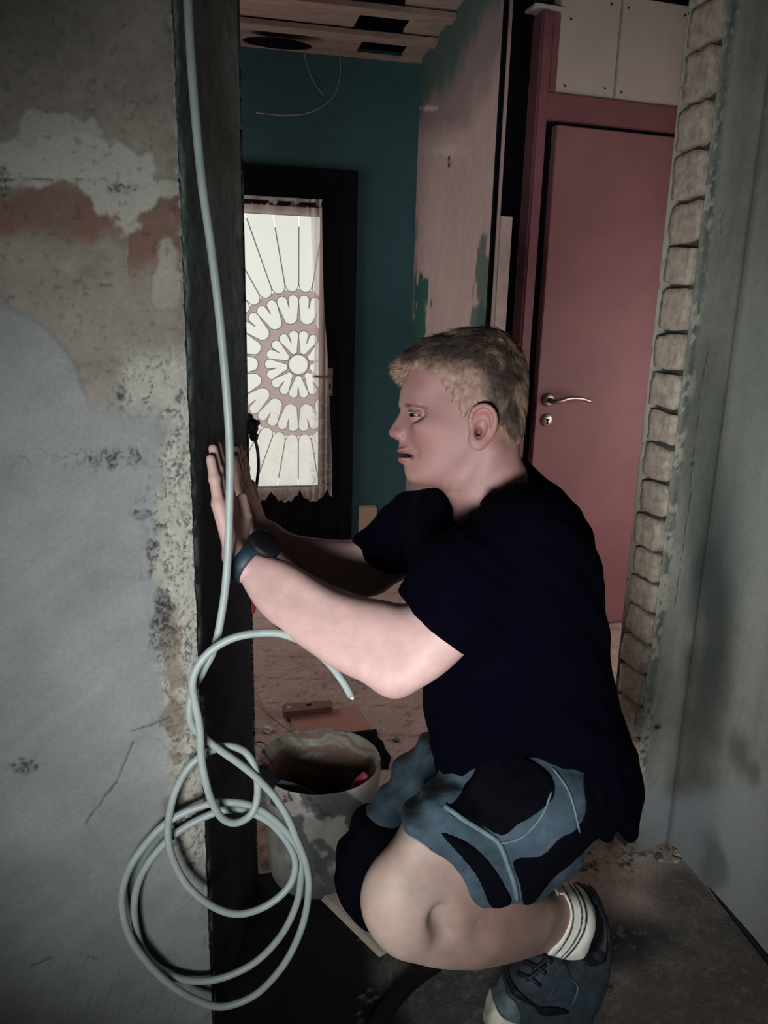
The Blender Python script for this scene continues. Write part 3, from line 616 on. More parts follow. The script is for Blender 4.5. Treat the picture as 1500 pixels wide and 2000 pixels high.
tube('tool_shaft', [P(690, 1540, 1.80), P(675, 1556, 1.815), P(668, 1562, 1.82)], .003, M_steel, rt, 8)

# ---------------------------------------------------------------- things on the back floor
def slab(name, pxs, th, m, label, cat, lift=.001, z=0, parent=None):
    bm = bmesh.new(); vs = [bm.verts.new(Vector(fl(x, y, z+lift+th))) for x, y in pxs]; fc = bm.faces.new(vs); ex = bmesh.ops.extrude_face_region(bm, geom=[fc])
    for g in ex['geom']:
        if isinstance(g, bmesh.types.BMVert): g.co.z -= th
    o = bm_obj(name, bm, m, parent)
    return tag(o, label, cat) if label else o
slab('hardboard_sheet', [(560, 1392), (695, 1378), (722, 1424), (640, 1436), (585, 1442)], .006, mat('brown_hardboard', S(178, 132, 118), .8, var=.1, vscale=12), 'plain brown hardboard sheet lying behind the bucket', 'board')
sl = slab('spirit_level', [(551, 1378), (560, 1374), (638, 1368), (650, 1371), (649, 1380), (554, 1391)], .022, mat('dull_pink_metal', S(128, 92, 88), .6), 'flat reddish metal strip with slots lying above the brown sheet', 'tool', .008)
slab('strip_slot', [(560, 1379), (568, 1378), (568, 1383), (560, 1384)], .001, M_board, None, None, .0305, parent=sl); slab('strip_slot', [(599, 1375), (608, 1374), (608, 1377), (599, 1378)], .001, M_dark, None, None, .0305, parent=sl)
slab('black_scrap', [(655, 1436), (735, 1424), (738, 1440), (748, 1448), (752, 1462), (764, 1478), (758, 1500), (700, 1500), (660, 1470)], .004, M_dark, 'torn black sheet of paper lying behind the bucket', 'scrap')
def rock(name, px, py, r, m, label, z=0, parent=None, cat='rubble', group=None):
    bm = bmesh.new(); bmesh.ops.create_icosphere(bm, subdivisions=2, radius=1); s = random.random()*50; c = fl(px, py, z)
    for v in bm.verts:
        k = 1+.9*(fbm(v.co.x*1.5+s, v.co.y*1.5+v.co.z*1.3, 3)-.5); v.co = Vector(c)+Vector((v.co.x*r*k, v.co.y*r*k, max(0, (v.co.z+.6))*r*k*.6))
    o = bm_obj(name, bm, m, parent); 
    if label: tag(o, label, cat, group)
    return o
rock('plaster_lump', 521, 1428, .018, M_sock, 'small white plaster lump on the floor beside the dark jamb'); rock('plaster_lump', 774, 1447, .012, M_mortar, 'small dark crumb on the floor right of the black scrap')
rock('plaster_lump', 530, 1650, .010, M_mortar, 'tiny crumb left of the bucket, upper'); rock('plaster_lump', 518, 1693, .011, M_mortar, 'tiny crumb left of the bucket near its foot')
th = tube('string', [fl(498, 1350, .004), fl(520, 1390, .004), fl(550, 1415, .01), fl(592, 1443, .02)], .0018, M_batten, None, 6, 8); tag(th, 'pale thin string running over the back floor to the bucket', 'string')
th = tube('bucket_wire', [fl(497, 1450, .004), fl(512, 1450, .03), fl(525, 1462, .05), fl(536, 1480, .03)], .002, M_rub, None, 6, 8); tag(th, 'thin dark wire bow on the floor left of the bucket', 'wire')
bx = fl(716, 1052); o = box_obj('small_box', Vector(bx)+Vector((0, 0, .10)), AXc, AYc, AZ, .05, .04, .1, mat('cream_card', S(185, 160, 140), .8), None, .003); tag(o, 'small cream box by the teal wall seen above the far sleeve', 'box')
# batten under the knees and pipe in front
A_ = fl(650, 1738, .013); B_ = fl(766, 1848, .013); ax = (B_-A_); L = np.linalg.norm(ax); ax /= L; ax = Vector(ax); ay = Vector((0, 0, 1)).cross(ax).normalized(); az = ax.cross(ay)
o = box_obj('wood_offcut', Vector((A_+B_)/2), ax, ay, az, L/2, .034, .011, mat('pale_wood', S(176, 166, 150), .7, var=.2, vscale=12, stretch=(1, 1, 8)), None, .002); tag(o, 'pale wooden offcut lying under the man between bucket and knee', 'wood')
pa = [fl(852, 1882, .02), fl(800, 1920, .02), fl(745, 1985, .02), fl(700, 2060, .02)]
o = tube('hose', pa, .016, M_rub, None, 12, 6); tag(o, 'black hose lying on the floor below the near knee', 'hose')
sc_ = tube('screw', [fl(1195, 1935, .006), fl(1160, 1930, .006), fl(1149, 1925, .008)], [.004, .0018, .0015], M_steel, None, 8); tag(sc_, 'pale screw lying on the floor right of the shoe', 'screw')
# rubble along the foot of the broken wall
for i in range(46):
    x = random.uniform(1105, 1330); y = 1672+random.uniform(-14, 26)+(1225-x)*.12*(x < 1225)
    if x > 1225: y = 1662+random.uniform(-6, 22)
    rock('rubble_piece', x, y, random.uniform(.003, .011), [M_mortar, M_brick, M_brick2][i % 3], 'small mortar crumb heaped along the foot of the broken brick wall', 0, None, 'rubble', 'mortar crumbs at the foot of the broken wall')

# ---------------------------------------------------------------- the man
# shapes are fields in camera-aligned metres (x right, y up, z away), meshed with surface nets, then turned into the world
def cw(V): return CO+V[:, 0:1]*RT+V[:, 1:2]*UP+V[:, 2:3]*FW
def Q3(px, py, zc): return np.array([(px-750)/FPX*zc, (1000-py)/FPX*zc, zc])
def surface_nets(G, org, h):
    ins = G < 0; nx, ny, nz = G.shape
    cnt = np.zeros((nx-1, ny-1, nz-1), np.int8)
    for a in (0, 1):
        for b in (0, 1):
            for c in (0, 1): cnt += ins[a:nx-1+a, b:ny-1+b, c:nz-1+c]
    act = np.argwhere((cnt > 0) & (cnt < 8)); idx = -np.ones((nx-1, ny-1, nz-1), np.int32)
    i, j, k = act.T; idx[i, j, k] = np.arange(len(act))
    cv = {(a, b, c): G[i+a, j+b, k+c] for a in (0, 1) for b in (0, 1) for c in (0, 1)}
    acc = np.zeros((len(act), 3)); n = np.zeros(len(act))
    for (p, q) in [(p, q) for p in cv for q in cv if p < q and sum(abs(p[t]-q[t]) for t in range(3)) == 1]:
        u = cv[p]; v = cv[q]; s = (u < 0) != (v < 0); t = np.where(s, u/(u-v+1e-12*(u == v)), 0)
        pt = np.array(p)[None, :]+(np.array(q)-np.array(p))[None, :]*t[:, None]; acc += pt*s[:, None]; n += s
    V = (act+acc/n[:, None])*h+np.asarray(org)
    quads = []
    for ax in range(3):
        sl0 = [slice(1, -1)]*3; sl0[ax] = slice(0, -1); sl1 = list(sl0); sl1[ax] = slice(1, None)
        A = ins[tuple(sl0)]; B = ins[tuple(sl1)]; ed = np.argwhere(A != B); fl_ = A[tuple(ed.T)]
        off = np.array([1, 1, 1]); off[ax] = 0; e = ed+off; u, v = [t for t in range(3) if t != ax]
        du = np.zeros(3, int); du[u] = 1; dv = np.zeros(3, int); dv[v] = 1
        q = [idx[tuple((e-o_).T)] for o_ in (du+dv, dv, 0*du, du)]; q = np.stack(q, -1)
        fl2 = fl_ if ax != 1 else ~fl_
        q = np.where(fl2[:, None], q[:, ::-1], q); quads.append(q)
    return V, np.concatenate(quads)
class Grid:
    def __init__(s, lo, hi, h):
        s.h = h; s.lo = np.array(lo, float); n = np.ceil((np.array(hi)-s.lo)/h).astype(int)+1
        s.x = (s.lo[0]+h*np.arange(n[0]))[:, None, None]; s.y = (s.lo[1]+h*np.arange(n[1]))[None, :, None]; s.z = (s.lo[2]+h*np.arange(n[2]))[None, None, :]
    def mesh(s, G): return surface_nets(np.broadcast_to(G, (s.x.size, s.y.size, s.z.size)), s.lo, s.h)
def smin(a, b, k): h = np.clip(.5+.5*(b-a)/k, 0, 1); return b*(1-h)+a*h-k*h*(1-h)
def smax(a, b, k): return -smin(-a, -b, k)
def cap(g, a, b, ra, rb=None):
    rb = ra if rb is None else rb; a = np.array(a); b = np.array(b); d = b-a
    t = np.clip(((g.x-a[0])*d[0]+(g.y-a[1])*d[1]+(g.z-a[2])*d[2])/d.dot(d), 0, 1)
    return np.sqrt((g.x-a[0]-t*d[0])**2+(g.y-a[1]-t*d[1])**2+(g.z-a[2]-t*d[2])**2)-(ra+(rb-ra)*t)
def ell(g, c, r, ang=0.0):
    X = g.x-c[0]; Y = g.y-c[1]; Z = (g.z-c[2])/r[2]; ca, sa = math.cos(ang), math.sin(ang)
    X, Y = (X*ca+Y*sa)/r[0], (-X*sa+Y*ca)/r[1]; k0 = np.sqrt(X*X+Y*Y+Z*Z); return (k0-1)*min(r)
def sdf2(xs, ys, poly):
    X, Y = np.meshgrid(xs, ys, indexing='ij'); d = np.full(X.shape, 1e9); s = np.zeros(X.shape, bool); n = len(poly)
    for i in range(n):
        a = poly[i-1]; b = poly[i]; e = b-a; wx = X-a[0]; wy = Y-a[1]; t = np.clip((wx*e[0]+wy*e[1])/(e.dot(e)+1e-12), 0, 1)
        d = np.minimum(d, (wx-e[0]*t)**2+(wy-e[1]*t)**2)
        c = ((a[1] > Y) != (b[1] > Y)) & (X < (b[0]-a[0])*(Y-a[1])/((b[1]-a[1]) if b[1] != a[1] else 1e-9)+a[0]); s ^= c
    return np.where(s, -1, 1)*np.sqrt(d)
def idw(cx, cy, pts, X, Y, p=3.0):
    num = 0; den = 0
    for (x, y, *v) in pts:
        wgt = 1/((X-x)**2+(Y-y)**2+4e-5)**(p/2); num = num+wgt[..., None]*np.array(v); den = den+wgt
    return num/den[..., None]
def tps(pts, vals, lam=2e-5):
    pts = np.array(pts, float); n = len(pts); r2 = ((pts[:, None]-pts[None])**2).sum(-1); K = r2*np.log(r2+1e-12)*.5+lam*np.eye(n)
    A = np.zeros((n+3, n+3)); A[:n, :n] = K; A[:n, n] = 1; A[:n, n+1:] = pts; A[n, :n] = 1; A[n+1:, :n] = pts.T
    b = np.zeros((n+3, vals.shape[1])); b[:n] = vals; c = np.linalg.solve(A, b); lo = vals.min(0); hi = vals.max(0)
    def f(X, Y):
        out = c[n]+X[..., None]*c[n+1]+Y[..., None]*c[n+2]
        for i in range(n):
            r2 = (X-pts[i, 0])**2+(Y-pts[i, 1])**2; out = out+(r2*np.log(r2+1e-12)*.5)[..., None]*c[i]
        return np.clip(out, lo, hi)
    return f
def outline(g, px, ctrl, kf=.9, smooth=6, p=3.0, lam=2e-5):
    """solid with the given side outline, local half width and local distance (both from ctrl: px, py, zc, W)"""
    fp = tps([(c[0]/1000, c[1]/1000) for c in ctrl], np.array([[c[2]] for c in ctrl]), 1e-4)
    pm = catmull(px, smooth, True) if smooth else np.array(px, float); zl = fp(pm[:, 0]/1000, pm[:, 1]/1000)[:, 0]
    pm = np.array([Q3(x, y, z)[:2] for (x, y), z in zip(pm, zl)])
    xs = g.x.ravel(); ys = g.y.ravel(); D = sdf2(xs, ys, pm); X, Y = np.meshgrid(xs, ys, indexing='ij')
    F_ = tps([Q3(c[0], c[1], c[2])[:2] for c in ctrl], np.array([[c[2], c[3]] for c in ctrl]), lam)(X, Y)
    zc = F_[..., 0][..., None]; W = F_[..., 1][..., None]
    return smax(D[..., None], np.abs(g.z-zc)-W, kf*W), D, W, zc
def domain(g, px):
    """2D region given by px, py, zc points"""
    pm = np.array([Q3(x, y, z)[:2] for x, y, z in catmull(px, 4, True)]); return sdf2(g.x.ravel(), g.y.ravel(), pm)[..., None]
def blur(G, n):
    G = np.array(G)
    for _ in range(n):
        for ax in range(3):
            a = np.roll(G, 1, ax); b = np.roll(G, -1, ax); sl = [slice(None)]*3
            sl[ax] = 0; a[tuple(sl)] = G[tuple(sl)]; sl[ax] = -1; b[tuple(sl)] = G[tuple(sl)]; G = (a+b+2*G)*.25
    return G
def gnoise(g, f_, s, amp, o=2):
    return ((fbm(g.x*f_+s, g.y*f_+g.z*f_*.7, o, int(s))-.5)*amp)

man = empty('person', fl(1010, 1965), 'man with short blond hair squatting in black shirt and grey shorts, hands on jamb', 'person')
HZ = 1.32
head_px = [(792, 720), (786, 750), (781, 768), (780.5, 780), (783.5, 793), (782, 803), (777, 813), (770, 824), (763, 836), (759.5, 843), (760, 850), (766, 855), (776, 857), (779.5, 863), (778.5, 872), (780, 879), (784.5, 884.5), (786, 887), (782.5, 891), (783, 897), (788, 903.5), (789, 912), (790.5, 924), (795, 936), (806, 944), (830, 950), (855, 953.5), (868, 962), (880, 980), (890, 1002), (897, 1030), (900, 1085),
 (1030, 1085), (1072, 1000), (1050, 945), (1020, 905), (1013, 884), (1014, 862), (1018, 835), (1021, 803), (1022, 765), (1018, 732), (1004, 700), (984, 672), (958, 656), (923, 651), (889, 656), (852, 670), (822, 690), (802, 706)]
head_c = [(762, 846, HZ, .009), (770, 834, HZ, .010), (777, 824, HZ, .010), (789, 815, HZ, .013), (778, 851, HZ, .0165), (792, 848, HZ, .022), (786, 799, HZ, .012), (790, 782, HZ, .030), (803, 786, HZ, .045), (798, 755, HZ, .042), (825, 745, HZ, .061), (900, 670, HZ, .056), (905, 715, HZ, .070), (850, 775, HZ, .064), (860, 720, HZ, .066),
 (930, 760, HZ, .077), (985, 770, HZ, .070), (1005, 740, HZ, .055), (960, 690, HZ, .066), (1000, 850, HZ, .050), (805, 808, HZ, .034), (818, 808, HZ, .046), (832, 812, HZ, .056), (850, 832, HZ, .065), (825, 838, HZ, .052), (805, 845, HZ, .036), (880, 830, HZ, .069), (840, 875, HZ, .056), (815, 880, HZ, .041), (803, 890, HZ, .030), (785, 890, HZ, .016), (784, 875, HZ, .014), (795, 915, HZ, .021), (800, 935, HZ, .024), (825, 925, HZ, .040), (858, 925, HZ, .050), (895, 890, HZ, .062), (885, 925, HZ, .050), (925, 850, HZ, .072),
 (930, 930, HZ, .053), (900, 990, HZ, .045), (960, 960, HZ, .060), (980, 900, HZ, .056), (980, 1060, HZ, .095), (1040, 990, HZ, .10), (905, 1060, HZ, .075)]
def build_head(h):
    g = Grid(Q3(742, 1090, 1.32)*[1, 1, 0]+[0, 0, HZ-.12], Q3(1085, 636, 1.32)*[1, 1, 0]+[0, 0, HZ+.12], h)
    Fh, D, W, zc = outline(g, head_px, head_c, .88, 4, 3.4)
    Fh = blur(Fh, 3)
    for s in (-1, 1):
        w = lambda px, py, wv: np.array([*Q3(px, py, HZ-wv)[:2], HZ+s*wv])
        # nose wing, cheekbone, brow ridge, socket
        Fh = smin(Fh, ell(g, w(783, 848, .0115), (.0105, .0085, .007), .1), .006)
        Fh = smin(Fh, ell(g, w(838, 832, .047), (.026, .016, .012), -.25), .020)
        Fh = smin(Fh, cap(g, w(789, 788, .012), w(816, 793, .042), .0065, .005), .012)
        Fh = smax(Fh, -ell(g, w(809, 809, .045), (.019, .0115, .014), -.12), .010)
        # eyelids around the ball
        Fh = smin(Fh, ell(g, w(815, 808.5, .0290), (.0142, .0142, .0142)), .004)
        Fh = smax(Fh, -ell(g, w(806, 809, .0410), (.0145, .0031, .016), -.10), .0012)
        Fh = smin(Fh, cap(g, w(799, 804.2, .035), w(819, 805, .0430), .0024), .0030)
        # nostril, nose-lip fold, mouth corner
        Fh = smax(Fh, -cap(g, w(771, 856.0, .005), w(779, 855.5, .010), .0030, .0026), .002)
        Fh = smax(Fh, -cap(g, w(792, 848, .0185), w(789, 856, .0190), .0014), .004)
        Fh = smax(Fh, -cap(g, w(793, 858, .025), w(812, 884, .038), .0025), .012)
        Fh = smin(Fh, ell(g, w(788, 878, .011), (.010, .0038, .012), .15), .005)
        Fh = smin(Fh, ell(g, w(789, 898, .009), (.009, .0045, .012), -.1), .006)
        Fh = smax(Fh, -cap(g, w(806, 893.5, .027), w(804, 891, .022), .0022), .004)
        # jaw line and neck tendon
        Fh = smax(Fh, -cap(g, w(935, 912, .076), w(868, 966, .064), .010, .012), .030)
        Fh = smin(Fh, cap(g, w(960, 880, .052), w(905, 1015, .016), .010, .009), .030)
        Fh = smax(Fh, -cap(g, w(905, 966, .064), w(965, 930, .071), .0012), .004)
        Fh = smax(Fh, -cap(g, w(922, 980, .066), w(980, 940, .072), .0012), .004)
        # ear: plate, rim, hollow, lobe, tragus
        e = w(942, 833, .0755)
        pl = ell(g, e+[0.001, 0.001, s*.006], (.020, .034, .006), -.20)
        pts = [(921, 838), (918, 818), (926, 800), (941, 792), (956, 795), (966, 808), (968, 826), (963, 842), (953, 855), (942, 866)]
        rim = None; pc = catmull(pts, 2)
        for q0, q1, u in zip(pc[:-1], pc[1:], np.linspace(0, 1, len(pc)-1)):
            lift = .080+.010*math.sin(math.pi*min(1, u*1.15))
            c_ = cap(g, w(q0[0], q0[1], lift), w(q1[0], q1[1], lift), .0036); rim = c_ if rim is None else smin(rim, c_, .002)
        ear = smin(pl, rim, .004)
        anti = cap(g, w(951, 812, .084), w(955, 838, .085), .0032); anti = smin(anti, cap(g, w(955, 838, .085), w(942, 856, .083), .0032), .003); ear = smin(ear, anti, .003)
        lobe = ell(g, w(931, 862, .081), (.0105, .0115, .0055), .35); ear = smin(ear, lobe, .006)
        tra = ell(g, w(925, 842, .079), (.005, .009, .006)); ear = smin(ear, tra, .004)
        ear = smax(ear, -ell(g, w(939, 838, .087), (.0100, .0165, .0085), -.25), .003)
        Fh = smin(Fh, ear, .005)
        Fh = smax(Fh, -ell(g, w(935, 843, .081), (.0042, .0065, .0085), -.3), .002)
    # slightly open mouth
    Fh = smax(Fh, -ell(g, Q3(790, 890.0, HZ), (.0165, .0030, .024), -.28), .0018)
    return g, Fh, D, W
def colour_body(V):
    Wd = cw(V); px, py = proj(Wd); c = np.zeros((len(V), 3))+SA(180, 146, 141); c = mixc(c, SA(152, 130, 120), sst(1480, 1560, py)); c = mixc(c, SA(112, 84, 76), sst(1480, 1560, py)*sst(800, 960, px)*.7); x, y, z = V.T
    n = fbm(x*30, y*30+z*20, 3, 5)-.5; n2 = fbm(x*90, y*90+z*50, 3, 9)-.5; c = c*(1+.16*n+.12*n2)[:, None]
    hd = (py < 1090) & (px > 742) & (px < 1090) & (z < 1.46)
    def on(m): return m*hd
    c = mixc(c, SA(138, 102, 98), on(1-sst(1010, 1040, py)+0*px)); c = mixc(c, SA(138, 90, 86), on(blob(px, py, 846, 860, 42, 34, 0, .8))*.55)  # face coloured darker than the arms to stand for its weaker light
    c = mixc(c, SA(150, 94, 88), on(blob(px, py, 767, 845, 14, 12, 0, .5))*.4)
    c = mixc(c, SA(156, 100, 94), on(blob(px, py, 945, 830, 26, 46, 0, .3))*.45)
    c = mixc(c, SA(128, 74, 74), on(blob(px, py, 788, 879.5, 15, 5.5, 0, .4)+blob(px, py, 790, 898, 13, 5, 0, .4))*.75)
    c = mixc(c, SA(20, 9, 10), on(blob(px, py, 793, 890, 14, 4.2, 0, .25)))
    c = mixc(c, SA(96, 70, 60), on(sst(.0, 1., (py-(925+.0*px))/26)*(px < 900)*(1-sst(940, 960, py)*0))*np.clip(.55+n2, 0, 1)*.55*(px > 790)*(py < 962))  # shade under the chin painted into the skin
    br = on(blob(px, py+(px-810)*-.16, 812, 792.5, 19, 3.6, n2*1.5, .4)); c = mixc(c, SA(96, 64, 48), br*.7)
    c = mixc(c, SA(40, 24, 20), on(blob(px, py, 797, 792, 7, 4, 0, .5))*.6)
    c = mixc(c, SA(30, 18, 16), on(blob(px, py+(px-808)*-.1, 808, 803.6, 12, 1.9, 0, .4))*.9)
    c = mixc(c, SA(60, 30, 28), on(blob(px, py, 936, 843, 6, 9, 0, .5))*.7)
    c = mixc(c, SA(150, 118, 92), on(sst(790, 740, py+.0*px)*sst(865, 905, px))*.6)
    c = mixc(c, SA(140, 104, 84), on(blob(px, py, 990, 840, 30, 40, n, .5))*.5)
    return np.clip(c, .002, 1)
BV = []; BQ = []; nb = 0
def add_body(V, Q):
    global nb
    BV.append(V); BQ.append(Q+nb); nb += len(V)
gh, FHEAD, _, _ = build_head(.0018)
Vh, Qh = gh.mesh(FHEAD); add_body(Vh, Qh)
FLIPCHK = True

# near arm
arm_px = [(468, 1098), (478, 1078), (500, 1078), (530, 1085), (565, 1097), (600, 1117), (650, 1147), (700, 1164), (750, 1172), (800, 1178), (850, 1130), (930, 1040), (1010, 1010), (1060, 1060), (1040, 1120), (960, 1220), (905, 1277), (872, 1308), (835, 1334), (800, 1348), (772, 1350), (720, 1335), (662, 1309), (604, 1272), (546, 1229), (505, 1191), (478, 1150), (462, 1116)]
arm_c = [(470, 1100, 1.295, .020), (500, 1130, 1.285, .026), (550, 1160, 1.27, .036), (620, 1200, 1.25, .044), (700, 1245, 1.225, .049), (780, 1270, 1.20, .050), (850, 1230, 1.19, .052), (950, 1120, 1.20, .055), (1010, 1050, 1.21, .058)]
g = Grid([*Q3(440, 1365, 1.30)[:2], 1.06], [*Q3(1080, 990, 1.30)[:2], 1.40], .0026)
A, _, _, _ = outline(g, arm_px, arm_c, .93, 5, 2.6); A = blur(A, 14)
A = smin(A, ell(g, Q3(768, 1332, 1.195), (.022, .020, .022)), .03)
A = smax(A, -cap(g, Q3(812, 1182, 1.135), Q3(770, 1215, 1.145), .004), .022)
A = smax(A, -cap(g, Q3(650, 1190, 1.185), Q3(560, 1150, 1.215), .004), .026)
# left hand flat against the jamb, little-finger edge toward us
def hand(g, wrist, knuck, tips, thumb, pr=.0135, fr=.0088, mids=None):
    Hh = None
    for i in range(4):
        m_ = cap(g, wrist[i], knuck[i], pr, pr*.88); Hh = m_ if Hh is None else smin(Hh, m_, .012)
    for i in range(4):
        mid = mids[i] if mids else (np.array(knuck[i])+np.array(tips[i]))/2
        fgr = smin(cap(g, knuck[i], mid, fr*1.08, fr), cap(g, mid, tips[i], fr, fr*.84), .002); Hh = smin(Hh, fgr, .006)
        Hh = smin(Hh, ell(g, mid, (fr*1.1, fr*1.05, fr*1.1)), .004)
    t0, t1, t2 = thumb
    th_ = smin(cap(g, t0, t1, .0135, .0105), cap(g, t1, t2, .0105, .0088), .003); return smin(Hh, th_, .012)
wr_ = [Q3(456, 1084, 1.285), Q3(460, 1084, 1.295), Q3(464, 1082, 1.305), Q3(468, 1080, 1.315)]
kn_ = [Q3(427, 985, 1.275), Q3(433, 970, 1.295), Q3(440, 966, 1.318), Q3(447, 970, 1.342)]
md_ = [Q3(419, 935, 1.272), Q3(425, 918, 1.292), Q3(433, 912, 1.317), Q3(442, 917, 1.345)]
tp_ = [Q3(411.5, 896, 1.268), Q3(416, 876, 1.284), Q3(424, 870, 1.308), Q3(434, 880, 1.34)]
HN = hand(g, wr_, kn_, tp_, (Q3(470, 1050, 1.33), Q3(478, 1010, 1.35), Q3(474, 975, 1.36)), mids=md_)
g2 = Grid([*Q3(392, 1150, 1.30)[:2], 1.22], [*Q3(560, 850, 1.30)[:2], 1.40], .0019)
H2 = hand(g2, wr_, kn_, tp_, (Q3(470, 1050, 1.33), Q3(480, 1008, 1.35), Q3(474, 972, 1.36)), mids=md_)
H2 = smin(H2, cap(g2, Q3(460, 1088, 1.295), Q3(480, 1108, 1.29), .020, .026), .014)
for k in range(3): H2 = smax(H2, -cap(g2, Q3(430+k*5, 1060-k*9, 1.262), Q3(452, 1050-k*9, 1.27), .0006), .003)
Va, Qa = g.mesh(A); add_body(Va, Qa); Vq, Qq = g2.mesh(H2); add_body(Vq, Qq)
# far arm and hand
g = Grid([*Q3(440, 1180, 1.5)[:2], 1.36], [*Q3(880, 850, 1.5)[:2], 1.62], .0028)
B_o = [(488, 1000), (505, 1012), (535, 1020), (570, 1042), (620, 1051), (680, 1056), (730, 1050), (800, 1040), (850, 1060), (830, 1110), (780, 1135), (742, 1160), (700, 1166), (650, 1152), (600, 1122), (560, 1098), (520, 1080), (498, 1050)]
B_c = [(500, 1030, 1.47, .022), (560, 1065, 1.475, .030), (640, 1100, 1.48, .040), (730, 1110, 1.50, .045), (820, 1080, 1.50, .05)]
Bm, _, _, _ = outline(g, B_o, B_c, .92, 5, 2.6)
wf = [Q3(500, 1030, 1.455), Q3(502, 1028, 1.47), Q3(503, 1024, 1.485), Q3(503, 1020, 1.50)]
kf = [Q3(470, 965, 1.44), Q3(474, 955, 1.462), Q3(478, 952, 1.485), Q3(484, 957, 1.505)]
mf = [Q3(462, 925, 1.438), Q3(466, 912, 1.46), Q3(471, 908, 1.484), Q3(478, 914, 1.505)]
tf = [Q3(457, 895, 1.436), Q3(460, 878, 1.458), Q3(465, 874, 1.482), Q3(472, 884, 1.503)]
HF = hand(g, wf, kf, tf, (Q3(500, 1010, 1.50), Q3(497, 975, 1.53), Q3(490, 945, 1.54)), mids=mf)
Bm = smin(Bm, HF, .016); Vb, Qb = g.mesh(Bm); add_body(Vb, Qb)
# near leg
leg_px = [(800, 1590), (772, 1640), (744, 1685), (727, 1735), (729, 1775), (748, 1820), (782, 1856), (828, 1876), (880, 1883), (940, 1882), (1000, 1872), (1045, 1858), (1085, 1845), (1120, 1836), (1146, 1815), (1152, 1778), (1134, 1746), (1085, 1736), (1060, 1733), (1045, 1690), (1060, 1600), (960, 1540), (860, 1540)]
leg_c = [(780, 1720, 1.25, .062), (790, 1800, 1.25, .056), (850, 1650, 1.27, .070), (870, 1740, 1.27, .064), (860, 1835, 1.285, .050), (930, 1830, 1.325, .052), (1000, 1810, 1.375, .052), (1060, 1790, 1.42, .047), (1130, 1785, 1.46, .040), (1000, 1640, 1.33, .08)]
g = Grid([*Q3(700, 1905, 1.46)[:2], 1.12], [*Q3(1190, 1530, 1.3)[:2], 1.56], .003)
LG, _, _, _ = outline(g, leg_px, leg_c, .93, 5, 2.8); LG = blur(LG, 12)
LG = smin(LG, ell(g, Q3(775, 1760, 1.215), (.045, .055, .035), .3), .05)
LG = smax(LG, -cap(g, Q3(872, 1822, 1.215), Q3(858, 1790, 1.205), .012), .034)
LG = smax(LG, -cap(g, Q3(925, 1788, 1.25), Q3(1000, 1762, 1.31), .006), .014)
LG = smin(LG, cap(g, Q3(905, 1838, 1.26), Q3(893, 1795, 1.235), .006), .024)
LG = smin(LG, cap(g, Q3(950, 1818, 1.30), Q3(1040, 1800, 1.37), .030, .026), .05)
Vl, Ql = g.mesh(LG); add_body(Vl, Ql)
# far shin, thighs and trunk under the clothes
g = Grid([*Q3(640, 1890, 1.75)[:2], 1.12], [*Q3(1220, 1010, 1.25)[:2], 1.76], .007)
TR = cap(g, Q3(705, 1740, 1.52), Q3(852, 1848, 1.62), .048, .038); TR = smin(TR, cap(g, Q3(1060, 1560, 1.47), Q3(720, 1710, 1.50), .075, .055), .03)
TR = smin(TR, cap(g, Q3(1085, 1540, 1.36), Q3(860, 1650, 1.29), .085, .06), .05); TR = smin(TR, cap(g, Q3(1050, 1480, 1.40), Q3(990, 1130, 1.36), .105, .11), .1)
TR = smin(TR, cap(g, Q3(1010, 1080, 1.22), Q3(900, 1060, 1.48), .045, .045), .06); TR = smin(TR, cap(g, Q3(985, 1050, 1.33), Q3(985, 960, 1.33), .055, .05), .04)
Vt, Qt = g.mesh(TR); add_body(Vt, Qt)
BVa = np.concatenate(BV); BQa = np.concatenate(BQ)
def man_part(name, V, Q, matl, cols=None, parent=None):
    return link(name, np_mesh(name, cw(V), Q, cols), matl, parent if parent is not None else man, True)
body = man_part('body', BVa, BQa, M_skin, colour_body(BVa))
# eyes
for s in (-1, 1):
    c_ = np.array([*Q3(815, 808.5, HZ-.029)[:2], HZ+s*.029]); c_ = cw(c_[None])[0]
    me_dir = -RT*.84+FW*s*.54
    eye = lathe('eye', [(0, -.0124)]+[(.0124*math.sin(a), -.0124*math.cos(a)) for a in np.linspace(.2, 3.1, 14)]+[(0, .0124)], c_, Vector(me_dir), mat('eye_white', S(70, 62, 62), .3) if s < 0 else bpy.data.materials['eye_white'], man, 24)
    iris = lathe('iris', [(.0072, .0103), (.0066, .0112), (.003, .0127), (0, .0129)], c_, Vector(me_dir), mat('iris_dark', S(8, 8, 10), .2) if s < 0 else bpy.data.materials['iris_dark'], eye, 20)

# hair
hair_px = [(771, 722), (771, 706), (783, 694), (810, 677), (847, 658), (889, 647), (923, 643.5), (964, 645), (991, 657), (1007, 677), (1020, 697), (1028, 727), (1031, 759), (1027, 801), (1021, 833), (1013, 860), (940, 860), (850, 760), (800, 745), (780, 738)]
dom_px = [(765, 728), (765, 700), (800, 660), (900, 630), (980, 630), (1040, 690), (1045, 780), (1030, 850), (1012, 862), (996, 858), (984, 838), (975, 812), (962, 792), (944, 786), (925, 790), (913, 803), (910, 814), (903, 816), (896, 796), (882, 776), (868, 755), (856, 738), (838, 727), (816, 722), (800, 731), (790, 742), (776, 738)]
gq = Grid(Q3(758, 875, 1.32)*[1, 1, 0]+[0, 0, HZ-.11], Q3(1050, 632, 1.32)*[1, 1, 0]+[0, 0, HZ+.11], .0022)
hc_ = [(a, b, c, d+.0028) for a, b, c, d in head_c if not (b > 860 and a < 900)]+[(775, 722, HZ, .040), (785, 705, HZ, .048)]
HR, _, _, _ = outline(gq, hair_px, hc_, .86, 4, 3.4)
